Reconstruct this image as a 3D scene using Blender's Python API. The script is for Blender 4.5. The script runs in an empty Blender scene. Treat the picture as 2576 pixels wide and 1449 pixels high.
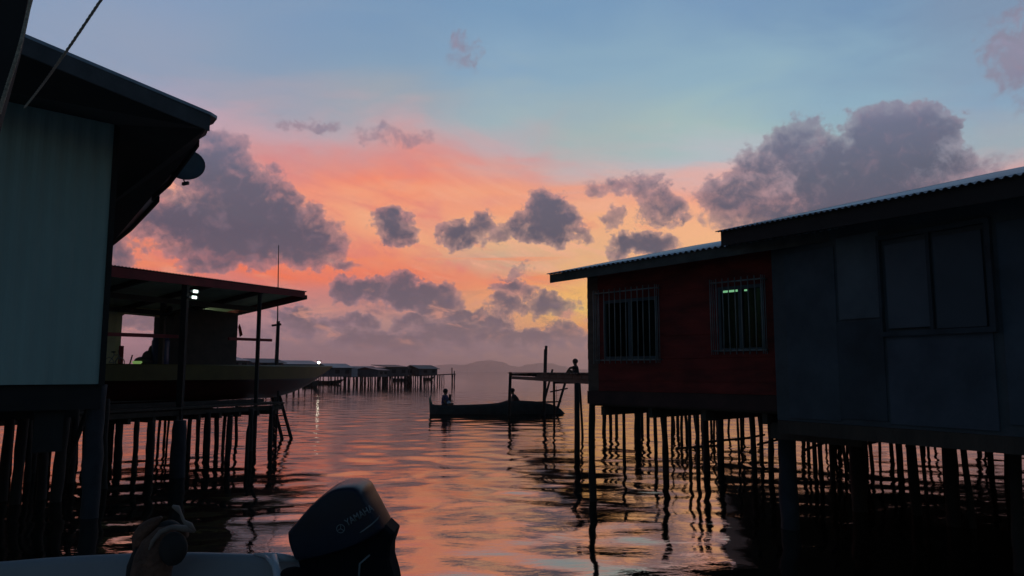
import bpy, bmesh, math, random
import numpy as np
from mathutils import Vector, Matrix

random.seed(7)
rng = np.random.RandomState(11)
scene = bpy.context.scene
COL = scene.collection
V = Vector
PI = math.pi

# ------------------------------------------------------------------ camera model (used to survey positions)
F = 1875.0                 # focal length in units of the 2576 wide photograph
PITCH = math.radians(6.42)
CAMZ = 2.0
cp, sp_ = math.cos(PITCH), math.sin(PITCH)


def ray(px, py):
    x = (px - 1288.0) / F
    y = (724.5 - py) / F
    return V((x, cp - y * sp_, sp_ + y * cp))


def P(px, py, Y):
    r = ray(px, py)
    k = Y / r.y
    return V((r.x * k, Y, CAMZ + r.z * k))


def Pz(px, py, z):
    r = ray(px, py)
    k = (z - CAMZ) / r.z
    return V((r.x * k, r.y * k, z))


def W(px, py):
    return Pz(px, py, 0.0)


def PV(px, py, p0, d):
    """point where the sight line meets the vertical plane through p0 along horizontal direction d"""
    n = V((d.y, -d.x, 0))
    r = ray(px, py)
    k = n.dot(V((p0.x, p0.y, 0))) / n.dot(V((r.x, r.y, 0)))
    return V((r.x * k, r.y * k, CAMZ + r.z * k))


def PP(px, py, a, b, c):
    """point where the sight line meets plane a b c"""
    n = (b - a).cross(c - a)
    o = V((0, 0, CAMZ))
    r = ray(px, py)
    k = n.dot(a - o) / n.dot(r)
    return o + r * k


def azel(px, py):
    r = ray(px, py).normalized()
    return math.degrees(math.atan2(r.x, r.y)), math.degrees(math.asin(r.z))


def lin(c):
    out = []
    for x in c[:3]:
        x = x / 255.0
        out.append(x / 12.92 if x <= 0.04045 else ((x + 0.055) / 1.055) ** 2.4)
    return out


# ------------------------------------------------------------------ tagging
def tag(o, label=None, cat=None, group=None, kind=None):
    if label: o['label'] = label
    if cat: o['category'] = cat
    if group: o['group'] = group
    if kind: o['kind'] = kind
    return o


ORIG = {}


def thing(name, loc, label, cat, group=None):
    o = bpy.data.objects.new(name, None)
    o.empty_display_size = 0.2
    o.location = loc
    COL.objects.link(o)
    ORIG[o.name] = V(loc)
    return tag(o, label, cat, group)


# ------------------------------------------------------------------ mesh builder
class MB:
    def __init__(self):
        self.v = []
        self.f = []

    def add(self, vs, fs):
        b = len(self.v)
        self.v += [V(p) for p in vs]
        self.f += [tuple(b + i for i in f) for f in fs]
        return self

    def obox(self, o, a, b, c):
        """box with corner o and edge vectors a b c"""
        o, a, b, c = V(o), V(a), V(b), V(c)
        vs = [o, o + a, o + a + b, o + b, o + c, o + a + c, o + a + b + c, o + b + c]
        fs = [(0, 3, 2, 1), (4, 5, 6, 7), (0, 1, 5, 4), (1, 2, 6, 5), (2, 3, 7, 6), (3, 0, 4, 7)]
        if a.cross(b).dot(c) < 0:
            fs = [tuple(reversed(f)) for f in fs]
        return self.add(vs, fs)

    def box(self, c, sx, sy, sz):
        return self.obox((c[0] - sx / 2, c[1] - sy / 2, c[2] - sz / 2), (sx, 0, 0), (0, sy, 0), (0, 0, sz))

    def beam(self, p, q, w, h, up=(0, 0, 1)):
        p, q = V(p), V(q)
        d = q - p
        s = d.cross(V(up))
        if s.length < 1e-6:
            s = d.cross(V((1, 0, 0)))
        s = s.normalized() * w
        u = s.cross(d).normalized() * h
        return self.obox(p - s / 2 - u / 2, d, s, u)

    def tube(self, pts, rad, n=8, cap=True):
        pts = [V(p) for p in pts]
        m = len(pts)
        if not hasattr(rad, '__len__'):
            rad = [rad] * m
        vs, fs = [], []
        ref = None
        for i, p in enumerate(pts):
            d = (pts[min(i + 1, m - 1)] - pts[max(i - 1, 0)]).normalized()
            if ref is None:
                ref = d.orthogonal().normalized()
            ref = (ref - d * ref.dot(d))
            ref = ref.normalized() if ref.length > 1e-6 else d.orthogonal().normalized()
            s = d.cross(ref)
            for k in range(n):
                a = 2 * PI * k / n
                vs.append(p + (ref * math.cos(a) + s * math.sin(a)) * rad[i])
        for i in range(m - 1):
            for k in range(n):
                k2 = (k + 1) % n
                fs.append((i * n + k, i * n + k2, (i + 1) * n + k2, (i + 1) * n + k))
        if cap:
            fs.append(tuple(reversed(range(n))))
            fs.append(tuple((m - 1) * n + k for k in range(n)))
        return self.add(vs, fs)

    def prism(self, pts, off):
        pts = [V(p) for p in pts]
        off = V(off)
        n = len(pts)
        vs = pts + [p + off for p in pts]
        fs = [tuple(reversed(range(n))), tuple(range(n, 2 * n))]
        for i in range(n):
            j = (i + 1) % n
            fs.append((i, j, n + j, n + i))
        return self.add(vs, fs)

    def ellipsoid(self, c, rx, ry, rz, rot=None, nu=16, nv=10):
        c = V(c)
        vs, fs = [], []
        for j in range(nv + 1):
            t = PI * j / nv
            for i in range(nu):
                a = 2 * PI * i / nu
                p = V((rx * math.sin(t) * math.cos(a), ry * math.sin(t) * math.sin(a), rz * math.cos(t)))
                if rot: p = rot @ p
                vs.append(c + p)
        for j in range(nv):
            for i in range(nu):
                i2 = (i + 1) % nu
                fs.append((j * nu + i, (j + 1) * nu + i, (j + 1) * nu + i2, j * nu + i2))
        return self.add(vs, fs)

    def corrugated(self, o, along, run, up, pitch=0.076, amp=0.011, th=0.004, ragged=0.0, per=6):
        """sheet from eave line o->o+along, running along vector run; waves stand up along up"""
        o, along, run, up = V(o), V(along), V(run), V(up).normalized()
        L = along.length
        n = max(2, int(L / pitch * per))
        vs, fs = [], []
        sheet = 0.8
        rag = [random.uniform(0, ragged) for _ in range(int(L / sheet) + 3)]
        for i in range(n + 1):
            s = L * i / n
            h = amp * math.sin(2 * PI * s / pitch)
            rg = rag[int(s / sheet)]
            b = o + along * (s / L) - run.normalized() * rg + up * h
            e = o + along * (s / L) + run + up * h
            vs += [b, e, b + up * th, e + up * th]
        for i in range(n):
            a, c = i * 4, (i + 1) * 4
            fs += [(a, c, c + 1, a + 1), (a + 2, a + 3, c + 3, c + 2), (a, a + 2, c + 2, c), (a + 1, c + 1, c + 3, a + 3)]
        fs += [(0, 1, 3, 2), (n * 4, n * 4 + 2, n * 4 + 3, n * 4 + 1)]
        return self.add(vs, fs)

    def build(self, name, mat, parent=None, smooth=False, bevel=0):
        o0 = ORIG[parent.name] if parent is not None else V((0, 0, 0))
        me = bpy.data.meshes.new(name)
        me.from_pydata([tuple(p - o0) for p in self.v], [], self.f)
        bm = bmesh.new()
        bm.from_mesh(me)
        bmesh.ops.recalc_face_normals(bm, faces=bm.faces)
        bm.to_mesh(me)
        bm.free()
        me.materials.append(mat)
        if smooth:
            for p in me.polygons: p.use_smooth = True
        o = bpy.data.objects.new(name, me)
        COL.objects.link(o)
        if parent is not None:
            o.parent = parent
        ORIG[o.name] = o0
        if bevel:
            b = o.modifiers.new('bev', 'BEVEL')
            b.width = bevel
            b.segments = 2
            b.limit_method = 'ANGLE'
        return o


# ------------------------------------------------------------------ materials
def nn(nt, t, **kw):
    n = nt.nodes.new(t)
    for k, v in kw.items():
        setattr(n, k, v)
    return n


def mat(name, col, rough=0.7, var=0.25, scale=3.0, bump=0.0, bscale=30.0, metal=0.0, stretch=(1, 1, 1), stain=None, spec=0.5):
    m = bpy.data.materials.new(name)
    m.use_nodes = True
    nt = m.node_tree
    b = nt.nodes['Principled BSDF']
    tc = nn(nt, 'ShaderNodeTexCoord')
    mp = nn(nt, 'ShaderNodeMapping')
    mp.inputs['Scale'].default_value = stretch
    nt.links.new(tc.outputs['Object'], mp.inputs[0])
    no = nn(nt, 'ShaderNodeTexNoise')
    no.inputs['Scale'].default_value = scale
    no.inputs['Detail'].default_value = 6
    no.inputs['Roughness'].default_value = 0.6
    nt.links.new(mp.outputs[0], no.inputs['Vector'])
    r = nn(nt, 'ShaderNodeValToRGB')
    e = r.color_ramp.elements
    e[0].position = 0.3
    e[1].position = 0.7
    c = list(col)
    e[0].color = [x * (1 - var) for x in c] + [1]
    e[1].color = [min(1, x * (1 + var)) for x in c] + [1]
    if stain:
        n = e.new(0.24)
        n.color = list(stain) + [1]
    nt.links.new(no.outputs['Fac'], r.inputs[0])
    nt.links.new(r.outputs[0], b.inputs['Base Color'])
    rr = nn(nt, 'ShaderNodeMapRange')
    rr.inputs['To Min'].default_value = max(0, rough - 0.1)
    rr.inputs['To Max'].default_value = min(1, rough + 0.1)
    nt.links.new(no.outputs['Fac'], rr.inputs['Value'])
    nt.links.new(rr.outputs[0], b.inputs['Roughness'])
    b.inputs['Metallic'].default_value = metal
    b.inputs['Specular IOR Level'].default_value = spec
    if bump:
        n2 = nn(nt, 'ShaderNodeTexNoise')
        n2.inputs['Scale'].default_value = bscale
        n2.inputs['Detail'].default_value = 4
        nt.links.new(mp.outputs[0], n2.inputs['Vector'])
        bp = nn(nt, 'ShaderNodeBump')
        bp.inputs['Strength'].default_value = bump
        bp.inputs['Distance'].default_value = 0.02
        nt.links.new(n2.outputs['Fac'], bp.inputs['Height'])
        nt.links.new(bp.outputs[0], b.inputs['Normal'])
    return m


def emit(name, col, s):
    m = bpy.data.materials.new(name)
    m.use_nodes = True
    b = m.node_tree.nodes['Principled BSDF']
    b.inputs['Base Color'].default_value = list(col) + [1]
    b.inputs['Emission Color'].default_value = list(col) + [1]
    b.inputs['Emission Strength'].default_value = s
    return m


M = {}
M['wood'] = mat('old_wood', (0.075, 0.055, 0.04), 0.85, 0.35, 4, 0.4, 25, stretch=(1, 1, 0.25))
M['woodgrey'] = mat('grey_wood', (0.10, 0.095, 0.085), 0.85, 0.35, 4, 0.4, 25)
M['stilt'] = mat('stilt_wood', (0.034, 0.025, 0.020), 0.85, 0.4, 3, 0.6, 18, stretch=(1, 1, 0.4))
M['concrete'] = mat('stained_concrete', (0.038, 0.040, 0.047), 0.85, 0.35, 3, 0.4, 25)
M['teal'] = mat('teal_sheet', (0.40, 0.52, 0.46), 0.6, 0.1, 1.2, 0.0, stretch=(1, 1, 0.3))
M['fascia'] = mat('dark_fascia', (0.10, 0.10, 0.105), 0.75, 0.3, 3, 0.2)
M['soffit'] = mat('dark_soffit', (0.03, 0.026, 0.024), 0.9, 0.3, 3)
M['zinc'] = mat('zinc_roof', (0.32, 0.35, 0.40), 0.38, 0.3, 1.5, 0.0, metal=0.75, stain=(0.16, 0.10, 0.07))
M['red'] = mat('red_planks', (0.22, 0.026, 0.018), 0.85, 0.45, 2.0, 0.25, 30, stretch=(1, 1, 3))
M['brownred'] = mat('worn_planks', (0.14, 0.085, 0.06), 0.8, 0.35, 2.5, 0.3, 30, stretch=(1, 1, 4))
M['bars'] = mat('pale_bars', (0.24, 0.25, 0.24), 0.5, 0.3, 8, metal=0.2)
M['frame'] = mat('alu_frame', (0.10, 0.12, 0.13), 0.5, 0.2, 5, metal=0.3)
M['grey1'] = mat('grey_wall_dark', (0.072, 0.084, 0.092), 0.85, 0.4, 1.6, 0.1)
M['grey2'] = mat('grey_wall_light', (0.105, 0.130, 0.145), 0.85, 0.3, 1.6, 0.1)
M['grey3'] = mat('blue_panel', (0.080, 0.098, 0.122), 0.85, 0.35, 1.6, 0.1)
M['redtrim'] = mat('red_fascia', (0.26, 0.03, 0.03), 0.7, 0.25, 3)
M['cream'] = mat('cream_paint', (0.75, 0.68, 0.42), 0.8, 0.15, 3)
M['ceil'] = mat('painted_ceiling', (0.28, 0.33, 0.24), 0.8, 0.3, 1.5)
M['darkwall'] = mat('dark_boards', (0.07, 0.055, 0.045), 0.85, 0.3, 3, 0.2)
M['yellow'] = mat('yellow_hull', (0.12, 0.09, 0.02), 0.55, 0.2, 3)
M['redhull'] = mat('red_hull', (0.09, 0.016, 0.012), 0.6, 0.25, 3)
M['blue'] = mat('blue_plastic', (0.015, 0.03, 0.11), 0.5, 0.15, 3)
M['canoe'] = mat('canoe_wood', (0.045, 0.05, 0.045), 0.7, 0.3, 4, 0.2)
M['canoegreen'] = mat('canoe_green', (0.06, 0.16, 0.09), 0.6, 0.3, 4)
M['skin'] = mat('skin', (0.16, 0.085, 0.05), 0.6, 0.1, 5)
M['hair'] = mat('hair', (0.012, 0.01, 0.01), 0.6, 0.2, 20)
M['clothblue'] = mat('blue_cloth', (0.03, 0.045, 0.13), 0.9, 0.2, 10)
M['clothdark'] = mat('dark_cloth', (0.05, 0.035, 0.035), 0.9, 0.2, 10)
M['clothgrey'] = mat('grey_cloth', (0.12, 0.10, 0.10), 0.9, 0.2, 10)
M['clothred'] = mat('red_cloth', (0.4, 0.02, 0.03), 0.9, 0.2, 10)
M['white'] = mat('white_gel', (0.60, 0.62, 0.64), 0.35, 0.06, 5)
M['fibre'] = mat('grey_fibreglass', (0.34, 0.33, 0.34), 0.5, 0.1, 1.5, 0.1, 60)
M['cowl'] = mat('motor_paint', (0.010, 0.015, 0.030), 0.36, 0.15, 6, 0.02, 200, spec=0.35)
M['cowllow'] = mat('motor_plastic', (0.005, 0.006, 0.009), 0.8, 0.2, 6, spec=0.15)
M['letter'] = mat('silver_decal', (0.20, 0.23, 0.24), 0.5, 0.25, 20)
M['leather'] = mat('brown_rubber', (0.17, 0.075, 0.045), 0.75, 0.55, 9, 0.9, 40)
M['leatherdark'] = mat('dark_rubber', (0.03, 0.022, 0.018), 0.8, 0.3, 14)
M['leatherpale'] = mat('pale_rim', (0.27, 0.19, 0.15), 0.6, 0.25, 14)
M['rope'] = mat('rope_fibre', (0.60, 0.50, 0.38), 0.85, 0.4, 80, 0.5, 200)
M['roofdark'] = mat('far_roof', (0.07, 0.07, 0.09), 0.5, 0.4, 0.4, metal=0.4)
M['roofpale'] = mat('far_zinc', (0.10, 0.11, 0.135), 0.4, 0.3, 0.4, metal=0.5)
M['roofrust'] = mat('far_rust_roof', (0.10, 0.075, 0.075), 0.55, 0.4, 0.4, metal=0.3)
M['farwall'] = mat('far_wall', (0.10, 0.095, 0.10), 0.85, 0.35, 0.6)
M['farwallp'] = mat('far_wall_pale', (0.45, 0.40, 0.42), 0.85, 0.2, 0.6)
M['hill'] = mat('hill_forest', (0.05, 0.08, 0.05), 1.0, 0.3, 0.002)
M['dish'] = mat('dish_grey', (0.08, 0.09, 0.09), 0.6, 0.2, 5)
M['lamp'] = emit('tube_light', (0.80, 1.0, 0.90), 2.5)
M['flood'] = emit('flood_light', (1.0, 0.97, 0.82), 8.0)
M['winlamp'] = emit('window_tube', (0.5, 1.0, 0.6), 1.1)
M['basinglow'] = emit('basin_glow', (0.40, 0.70, 0.2), 0.3)
M['inside'] = mat('room_wall', (0.05, 0.06, 0.05), 0.9, 0.2, 2)


def glass():
    m = bpy.data.materials.new('window_glass')
    m.use_nodes = True
    nt = m.node_tree
    b = nt.nodes['Principled BSDF']
    out = nt.nodes['Material Output']
    b.inputs['Base Color'].default_value = (0.01, 0.014, 0.014, 1)
    b.inputs['Roughness'].default_value = 0.08
    tr = nn(nt, 'ShaderNodeBsdfTransparent')
    tr.inputs[0].default_value = (0.75, 0.85, 0.78, 1)
    mx = nn(nt, 'ShaderNodeMixShader')
    mx.inputs[0].default_value = 0.75
    nt.links.new(b.outputs[0], mx.inputs[1])
    nt.links.new(tr.outputs[0], mx.inputs[2])
    nt.links.new(mx.outputs[0], out.inputs[0])
    return m


M['glass'] = glass()

# ------------------------------------------------------------------ SKY (world)
world = bpy.data.worlds.new("World")
scene.world = world
world.use_nodes = True
wt = world.node_tree
wt.nodes.clear()


class G:
    """tiny node expression helper"""
    def __init__(s, nt): s.nt = nt

    def put(s, sock, val):
        if hasattr(val, 'is_linked') or isinstance(val, bpy.types.NodeSocket):
            s.nt.links.new(val, sock)
        else:
            sock.default_value = val

    def m(s, op, a, b=0.0, c=0.0, clamp=False):
        n = nn(s.nt, 'ShaderNodeMath', operation=op)
        n.use_clamp = clamp
        s.put(n.inputs[0], a); s.put(n.inputs[1], b); s.put(n.inputs[2], c)
        return n.outputs[0]

    def vm(s, op, a, b=(0, 0, 0), c=(0, 0, 0)):
        n = nn(s.nt, 'ShaderNodeVectorMath', operation=op)
        s.put(n.inputs[0], a); s.put(n.inputs[1], b)
        if op == 'MULTIPLY_ADD': s.put(n.inputs[2], c)
        return n.outputs['Value'] if op in ('DOT_PRODUCT', 'LENGTH') else n.outputs[0]

    def mr(s, v, a, b, c=0.0, d=1.0, mode='SMOOTHSTEP'):
        n = nn(s.nt, 'ShaderNodeMapRange', interpolation_type=mode)
        s.put(n.inputs['Value'], v)
        n.inputs['From Min'].default_value = a
        n.inputs['From Max'].default_value = b
        n.inputs['To Min'].default_value = c
        n.inputs['To Max'].default_value = d
        return n.outputs[0]

    def mix(s, f, a, b, blend='MIX'):
        n = nn(s.nt, 'ShaderNodeMix', data_type='RGBA', blend_type=blend)
        s.put(n.inputs['Factor'], f)
        for k, val in ((6, a), (7, b)):
            if isinstance(val, (tuple, list)): val = list(val)[:3] + [1]
            s.put(n.inputs[k], val)
        return n.outputs[2]

    def noise(s, vec, scale, detail=6, rough=0.55, dist=0.0):
        n = nn(s.nt, 'ShaderNodeTexNoise')
        s.put(n.inputs['Vector'], vec)
        n.inputs['Scale'].default_value = scale
        n.inputs['Detail'].default_value = detail
        n.inputs['Roughness'].default_value = rough
        n.inputs['Distortion'].default_value = dist
        return n

    def xyz(s, x, y, z):
        n = nn(s.nt, 'ShaderNodeCombineXYZ')
        s.put(n.inputs[0], x); s.put(n.inputs[1], y); s.put(n.inputs[2], z)
        return n.outputs[0]


g = G(wt)
tc = nn(wt, 'ShaderNodeTexCoord')
sx = nn(wt, 'ShaderNodeSeparateXYZ')
wt.links.new(tc.outputs['Generated'], sx.inputs[0])
DEG = 57.29578
U = g.m('MULTIPLY', g.m('ARCTAN2', sx.outputs[0], sx.outputs[1]), DEG)
Vv = g.m('MULTIPLY', g.m('ABSOLUTE', g.m('ARCSINE', sx.outputs[2])), DEG)
UV = g.xyz(U, Vv, 0.0)

# --- slow warp of the gradient: streaks of thin cloud
uvs = g.vm('MULTIPLY', UV, (0.05, 0.17, 1))
st = g.noise(uvs, 1.0, 6, 0.58, 0.6)
wv = g.m('MULTIPLY', g.m('SUBTRACT', st.outputs['Fac'], 0.5), 9.0)
Vw = g.m('ADD', Vv, g.m('MULTIPLY', wv, g.mr(Vv, 1.0, 9.0)))
Uw = g.m('ADD', U, g.m('MULTIPLY', wv, 0.7))

VMIN, VMAX = -1.0, 33.0
cols = [
    (330, [(0, (136, 158, 189)), (150, (147, 161, 185)), (260, (180, 166, 188)), (330, (200, 168, 182)), (420, (212, 157, 158)), (520, (242, 146, 122)),
           (620, (246, 141, 110)), (680, (237, 131, 105)), (740, (225, 138, 115)), (800, (222, 150, 128)), (850, (185, 140, 150)), (900, (163, 133, 147)), (934, (153, 125, 137))]),
    (640, [(0, (128, 155, 187)), (150, (139, 160, 185)), (250, (166, 164, 179)), (320, (200, 165, 174)), (390, (216, 149, 147)), (470, (249, 151, 122)),
           (560, (249, 156, 124)), (640, (242, 141, 115)), (688, (253, 121, 78)), (730, (215, 130, 125)), (800, (184, 138, 142)), (860, (153, 125, 134)), (934, (153, 128, 133))]),
    (980, [(0, (121, 153, 187)), (150, (134, 162, 187)), (250, (159, 168, 179)), (320, (192, 170, 176)), (390, (220, 149, 144)), (460, (249, 143, 111)),
           (530, (251, 176, 132)), (620, (249, 161, 119)), (690, (249, 129, 93)), (760, (215, 140, 125)), (820, (196, 148, 138)), (870, (150, 124, 129)), (934, (155, 128, 131))]),
    (1280, [(0, (121, 156, 189)), (150, (136, 168, 194)), (290, (161, 182, 189)), (370, (196, 174, 178)), (440, (233, 156, 139)), (520, (249, 163, 124)),
            (590, (247, 187, 135)), (640, (212, 176, 146)), (700, (249, 149, 106)), (760, (251, 173, 113)), (820, (235, 168, 120)), (870, (175, 138, 131)), (934, (165, 132, 131))]),
    (1450, [(0, (121, 156, 189)), (200, (141, 173, 194)), (340, (167, 184, 185)), (430, (202, 180, 180)), (500, (240, 164, 137)), (560, (249, 181, 133)),
            (650, (238, 183, 135)), (735, (255, 189, 103)), (780, (255, 206, 106)), (825, (251, 166, 95)), (870, (175, 134, 127)), (934, (175, 134, 131))]),
    (1800, [(0, (123, 156, 189)), (200, (145, 178, 196)), (330, (166, 192, 192)), (400, (185, 192, 198)), (450, (222, 182, 178)), (520, (248, 168, 141)),
            (570, (255, 186, 139)), (700, (251, 191, 133)), (800, (242, 171, 124)), (870, (183, 135, 123)), (934, (158, 120, 121))]),
    (2200, [(0, (119, 152, 185)), (200, (144, 177, 196)), (330, (153, 183, 192)), (410, (180, 184, 192)), (470, (220, 170, 165)), (560, (243, 165, 139)),
            (700, (225, 160, 145)), (830, (180, 140, 140)), (934, (153, 122, 125))]),
    (2560, [(0, (127, 150, 177)), (200, (139, 168, 192)), (350, (161, 176, 185)), (420, (208, 170, 170)), (520, (215, 160, 155)), (700, (185, 145, 148)),
            (934, (147, 122, 128))]),
]
sky = None
prev_u = None
for cx, stops in cols:
    n = nn(wt, 'ShaderNodeValToRGB')
    cr = n.color_ramp
    cr.interpolation = 'LINEAR'
    data = []
    for py, c in stops:
        u_, v_ = azel(cx, py)
        data.append(((v_ - VMIN) / (VMAX - VMIN), lin(c)))
    data.sort(key=lambda t: t[0])
    while len(cr.elements) < len(data): cr.elements.new(0.5)
    for e, (p, c) in zip(cr.elements, data):
        e.position = min(1, max(0, p))
    for i, (p, c) in enumerate(data):
        cr.elements[i].color = list(c) + [1]
    wt.links.new(g.mr(Vw, VMIN, VMAX, 0, 1, 'LINEAR'), n.inputs[0])
    u0 = azel(cx, 650)[0]
    if sky is None:
        sky = n.outputs[0]
    else:
        sky = g.mix(g.mr(Uw, prev_u, u0), sky, n.outputs[0])
    prev_u = u0

# thin pink cirrus modulation
ci = g.noise(g.vm('MULTIPLY', UV, (0.11, 0.26, 1)), 1.0, 9, 0.62, 1.2)
cif = g.m('MULTIPLY', g.mr(ci.outputs['Fac'], 0.48, 0.74), g.m('MULTIPLY', g.mr(Vv, 5.0, 10.0), g.mr(Vv, 22.0, 16.0)))
cif = g.m('MULTIPLY', cif, g.mr(U, 10.0, -4.0, 0.15, 1.0))
sky = g.mix(g.m('MULTIPLY', cif, 0.40), sky, lin((222, 128, 130)))
# long slanting streaks of thin high cloud, pale peach between salmon
ru = g.m('ADD', g.m('MULTIPLY', U, 0.94), g.m('MULTIPLY', Vv, -0.34))
rv = g.m('ADD', g.m('MULTIPLY', U, 0.34), g.m('MULTIPLY', Vv, 0.94))
sk = g.noise(g.xyz(g.m('MULTIPLY', ru, 0.10), g.m('MULTIPLY', rv, 0.46), 3.0), 1.0, 10, 0.64, 1.1)
skm = g.m('MULTIPLY', g.mr(Vv, 4.5, 8.5), g.mr(Vv, 17.0, 11.0))
skm = g.m('MULTIPLY', skm, g.mr(U, 16.0, 6.0))
sky = g.mix(g.m('MULTIPLY', g.m('MULTIPLY', g.mr(sk.outputs['Fac'], 0.50, 0.68), skm), 0.72), sky, lin((251, 182, 148)))
sky = g.mix(g.m('MULTIPLY', g.m('MULTIPLY', g.mr(sk.outputs['Fac'], 0.48, 0.34), skm), 0.62), sky, lin((232, 128, 118)))
# thin glowing lines low over the horizon
gl_ = g.noise(g.vm('MULTIPLY', UV, (0.06, 1.1, 1)), 1.0, 6, 0.55, 0.5)
glm = g.m('MULTIPLY', g.mr(Vv, 5.6, 7.0), g.mr(Vv, 10.0, 8.2))
glm = g.m('MULTIPLY', glm, g.mr(U, 10.0, 0.0))
sky = g.mix(g.m('MULTIPLY', g.m('MULTIPLY', g.mr(gl_.outputs['Fac'], 0.54, 0.66), glm), 0.75), sky, lin((255, 142, 88)))

# --- cloud masses: places and sizes of the clouds as directions in the sky
wn = g.noise(g.vm('MULTIPLY', UV, (1, 1.15, 1)), 0.36, 5, 0.6)
warp = g.vm('MULTIPLY', g.vm('SUBTRACT', wn.outputs['Color'], (0.5, 0.5, 0.5)), (5.0, 4.0, 0))
wn2 = g.noise(UV, 1.5, 4, 0.6)
warp2 = g.vm('MULTIPLY', g.vm('SUBTRACT', wn2.outputs['Color'], (0.5, 0.5, 0.5)), (1.3, 1.2, 0))
UW = g.vm('ADD', g.vm('ADD', UV, warp), warp2)
blobs = [
    (545, 425, 75, 75, 1.0), (595, 500, 95, 90, 1.2), (640, 575, 150, 75, 1.6), (740, 600, 110, 55, 1.2), (500, 560, 120, 70, 1.3), (400, 560, 75, 35, .8), (300, 640, 40, 42, .9),
    (560, 645, 120, 30, .9),
    (990, 578, 48, 36, 1.0), (1150, 578, 46, 34, 1.0), (1205, 566, 45, 26, .8), (1250, 596, 40, 20, .55), (1378, 556, 72, 52, 1.3), (1330, 588, 66, 30, .9), (1450, 585, 40, 18, .5),
    (1615, 618, 90, 32, 1.1), (1672, 515, 58, 38, .8), (1620, 475, 42, 26, .5), (1530, 466, 60, 18, .4), (1555, 548, 30, 18, .45),
    (1995, 365, 62, 58, .9), (1915, 430, 70, 50, .8), (1860, 490, 80, 50, .85), (2080, 420, 110, 80, 1.1), (2230, 385, 120, 90, 1.5), (2310, 335, 80, 50, 1.1), (2395, 335, 36, 40, .8),
    (2160, 500, 180, 70, 1.3), (1960, 530, 150, 55, .9), (2330, 450, 110, 50, .8),
    (900, 725, 68, 34, 1.2), (1050, 735, 100, 36, 1.3), (1110, 765, 55, 28, 1.0), (1290, 722, 50, 24, .9), (1385, 760, 62, 30, 1.1), (1275, 770, 50, 22, .9),
    (1300, 850, 170, 24, 1.2), (1130, 838, 80, 24, 1.1), (1165, 800, 60, 24, 1.1), (950, 850, 110, 24, 1.1), (900, 812, 50, 18, .9), (770, 806, 66, 26, 1.0), (1050, 812, 55, 20, .9), (1235, 812, 60, 22, 1.1), (1420, 820, 45, 18, .8), (1010, 860, 120, 16, .9), (1200, 880, 200, 10, .4),
    (880, 655, 46, 13, .5), (1280, 682, 40, 10, .4), (790, 316, 56, 13, .32), (1020, 350, 60, 18, .22), (935, 330, 40, 20, .22), (1168, 130, 34, 40, .16), (2560, 130, 60, 80, .3),
    (360, 800, 90, 22, .8), (470, 850, 80, 16, .6), (420, 480, 40, 16, .45),
]
Fd = None
for (bx, by, rx, ry, s) in blobs:
    u_, v_ = azel(bx, by)
    k = DEG / F * 1.25
    sxx, syy = 1 / (rx * k), 1 / (ry * k)
    d = g.vm('MULTIPLY_ADD', UW, (sxx, syy, 0), (-u_ * sxx, -v_ * syy, 0))
    d2 = g.vm('DOT_PRODUCT', d, d)
    f = g.m('MULTIPLY_ADD', d2, -s, s)
    Fd = f if Fd is None else g.m('SMOOTH_MAX', Fd, f, 0.25)
fb = g.noise(UV, 0.66, 10, 0.66, 0.35)
fbm = g.m('SUBTRACT', fb.outputs['Fac'], 0.5)
Fn = g.m('ADD', g.m('MAXIMUM', Fd, -3.0), g.m('MULTIPLY', fbm, 1.5))
dens = g.mr(Fn, -0.10, 0.33)
rel = g.noise(g.vm('ADD', UV, (0.0, 0.35, 0.0)), 0.66, 10, 0.66, 0.35)
lit = g.m('SUBTRACT', fb.outputs['Fac'], rel.outputs['Fac'])
core = g.mr(g.m('ADD', Fn, g.m('MULTIPLY', lit, -2.2)), 0.0, 1.05)
ccr = nn(wt, 'ShaderNodeValToRGB')
cstops = [(934, (142, 116, 122)), (850, (112, 99, 109)), (760, (92, 89, 104)), (600, (76, 81, 100)), (480, (88, 93, 112)), (380, (106, 110, 133)), (250, (160, 150, 175))]
cdata = [((azel(1288, py)[1] - VMIN) / (VMAX - VMIN), lin(c)) for py, c in cstops]
while len(ccr.color_ramp.elements) < len(cdata): ccr.color_ramp.elements.new(0.5)
for e, (p, c) in zip(ccr.color_ramp.elements, cdata): e.position = max(0, p)
for i, (p, c) in enumerate(cdata): ccr.color_ramp.elements[i].color = list(c) + [1]
wt.links.new(g.mr(Vv, VMIN, VMAX, 0, 1, 'LINEAR'), ccr.inputs[0])
dark = ccr.outputs[0]
rimc = g.mix(0.62, sky, lin((142, 122, 138)))
ccol = g.mix(core, rimc, dark)
tex = g.noise(UV, 0.9, 7, 0.6, 0.8)
ccol = g.mix(g.m('MULTIPLY', g.mr(tex.outputs['Fac'], 0.5, 0.75), 0.28), ccol, lin((165, 132, 145)))
sky = g.mix(g.m('MULTIPLY', dens, 0.97), sky, ccol)

# broken low bank with warm gaps
lo = g.noise(g.vm('MULTIPLY', UV, (0.30, 0.75, 1)), 1.0, 8, 0.62, 0.6)
lom = g.m('MULTIPLY', g.mr(Vv, 1.2, 3.0), g.mr(Vv, 7.5, 5.0))
lom = g.m('MULTIPLY', lom, g.mr(U, 16.0, 7.0))
sky = g.mix(g.m('MULTIPLY', g.m('MULTIPLY', g.mr(lo.outputs['Fac'], 0.54, 0.68), lom), 0.72), sky, lin((232, 158, 132)))
sky = g.mix(g.m('MULTIPLY', g.m('MULTIPLY', g.mr(lo.outputs['Fac'], 0.50, 0.34), g.m('MULTIPLY', g.mr(Vv, 7.0, 4.5), g.mr(Vv, 0.8, 2.2))), 0.60), sky, lin((104, 94, 114)))

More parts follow.
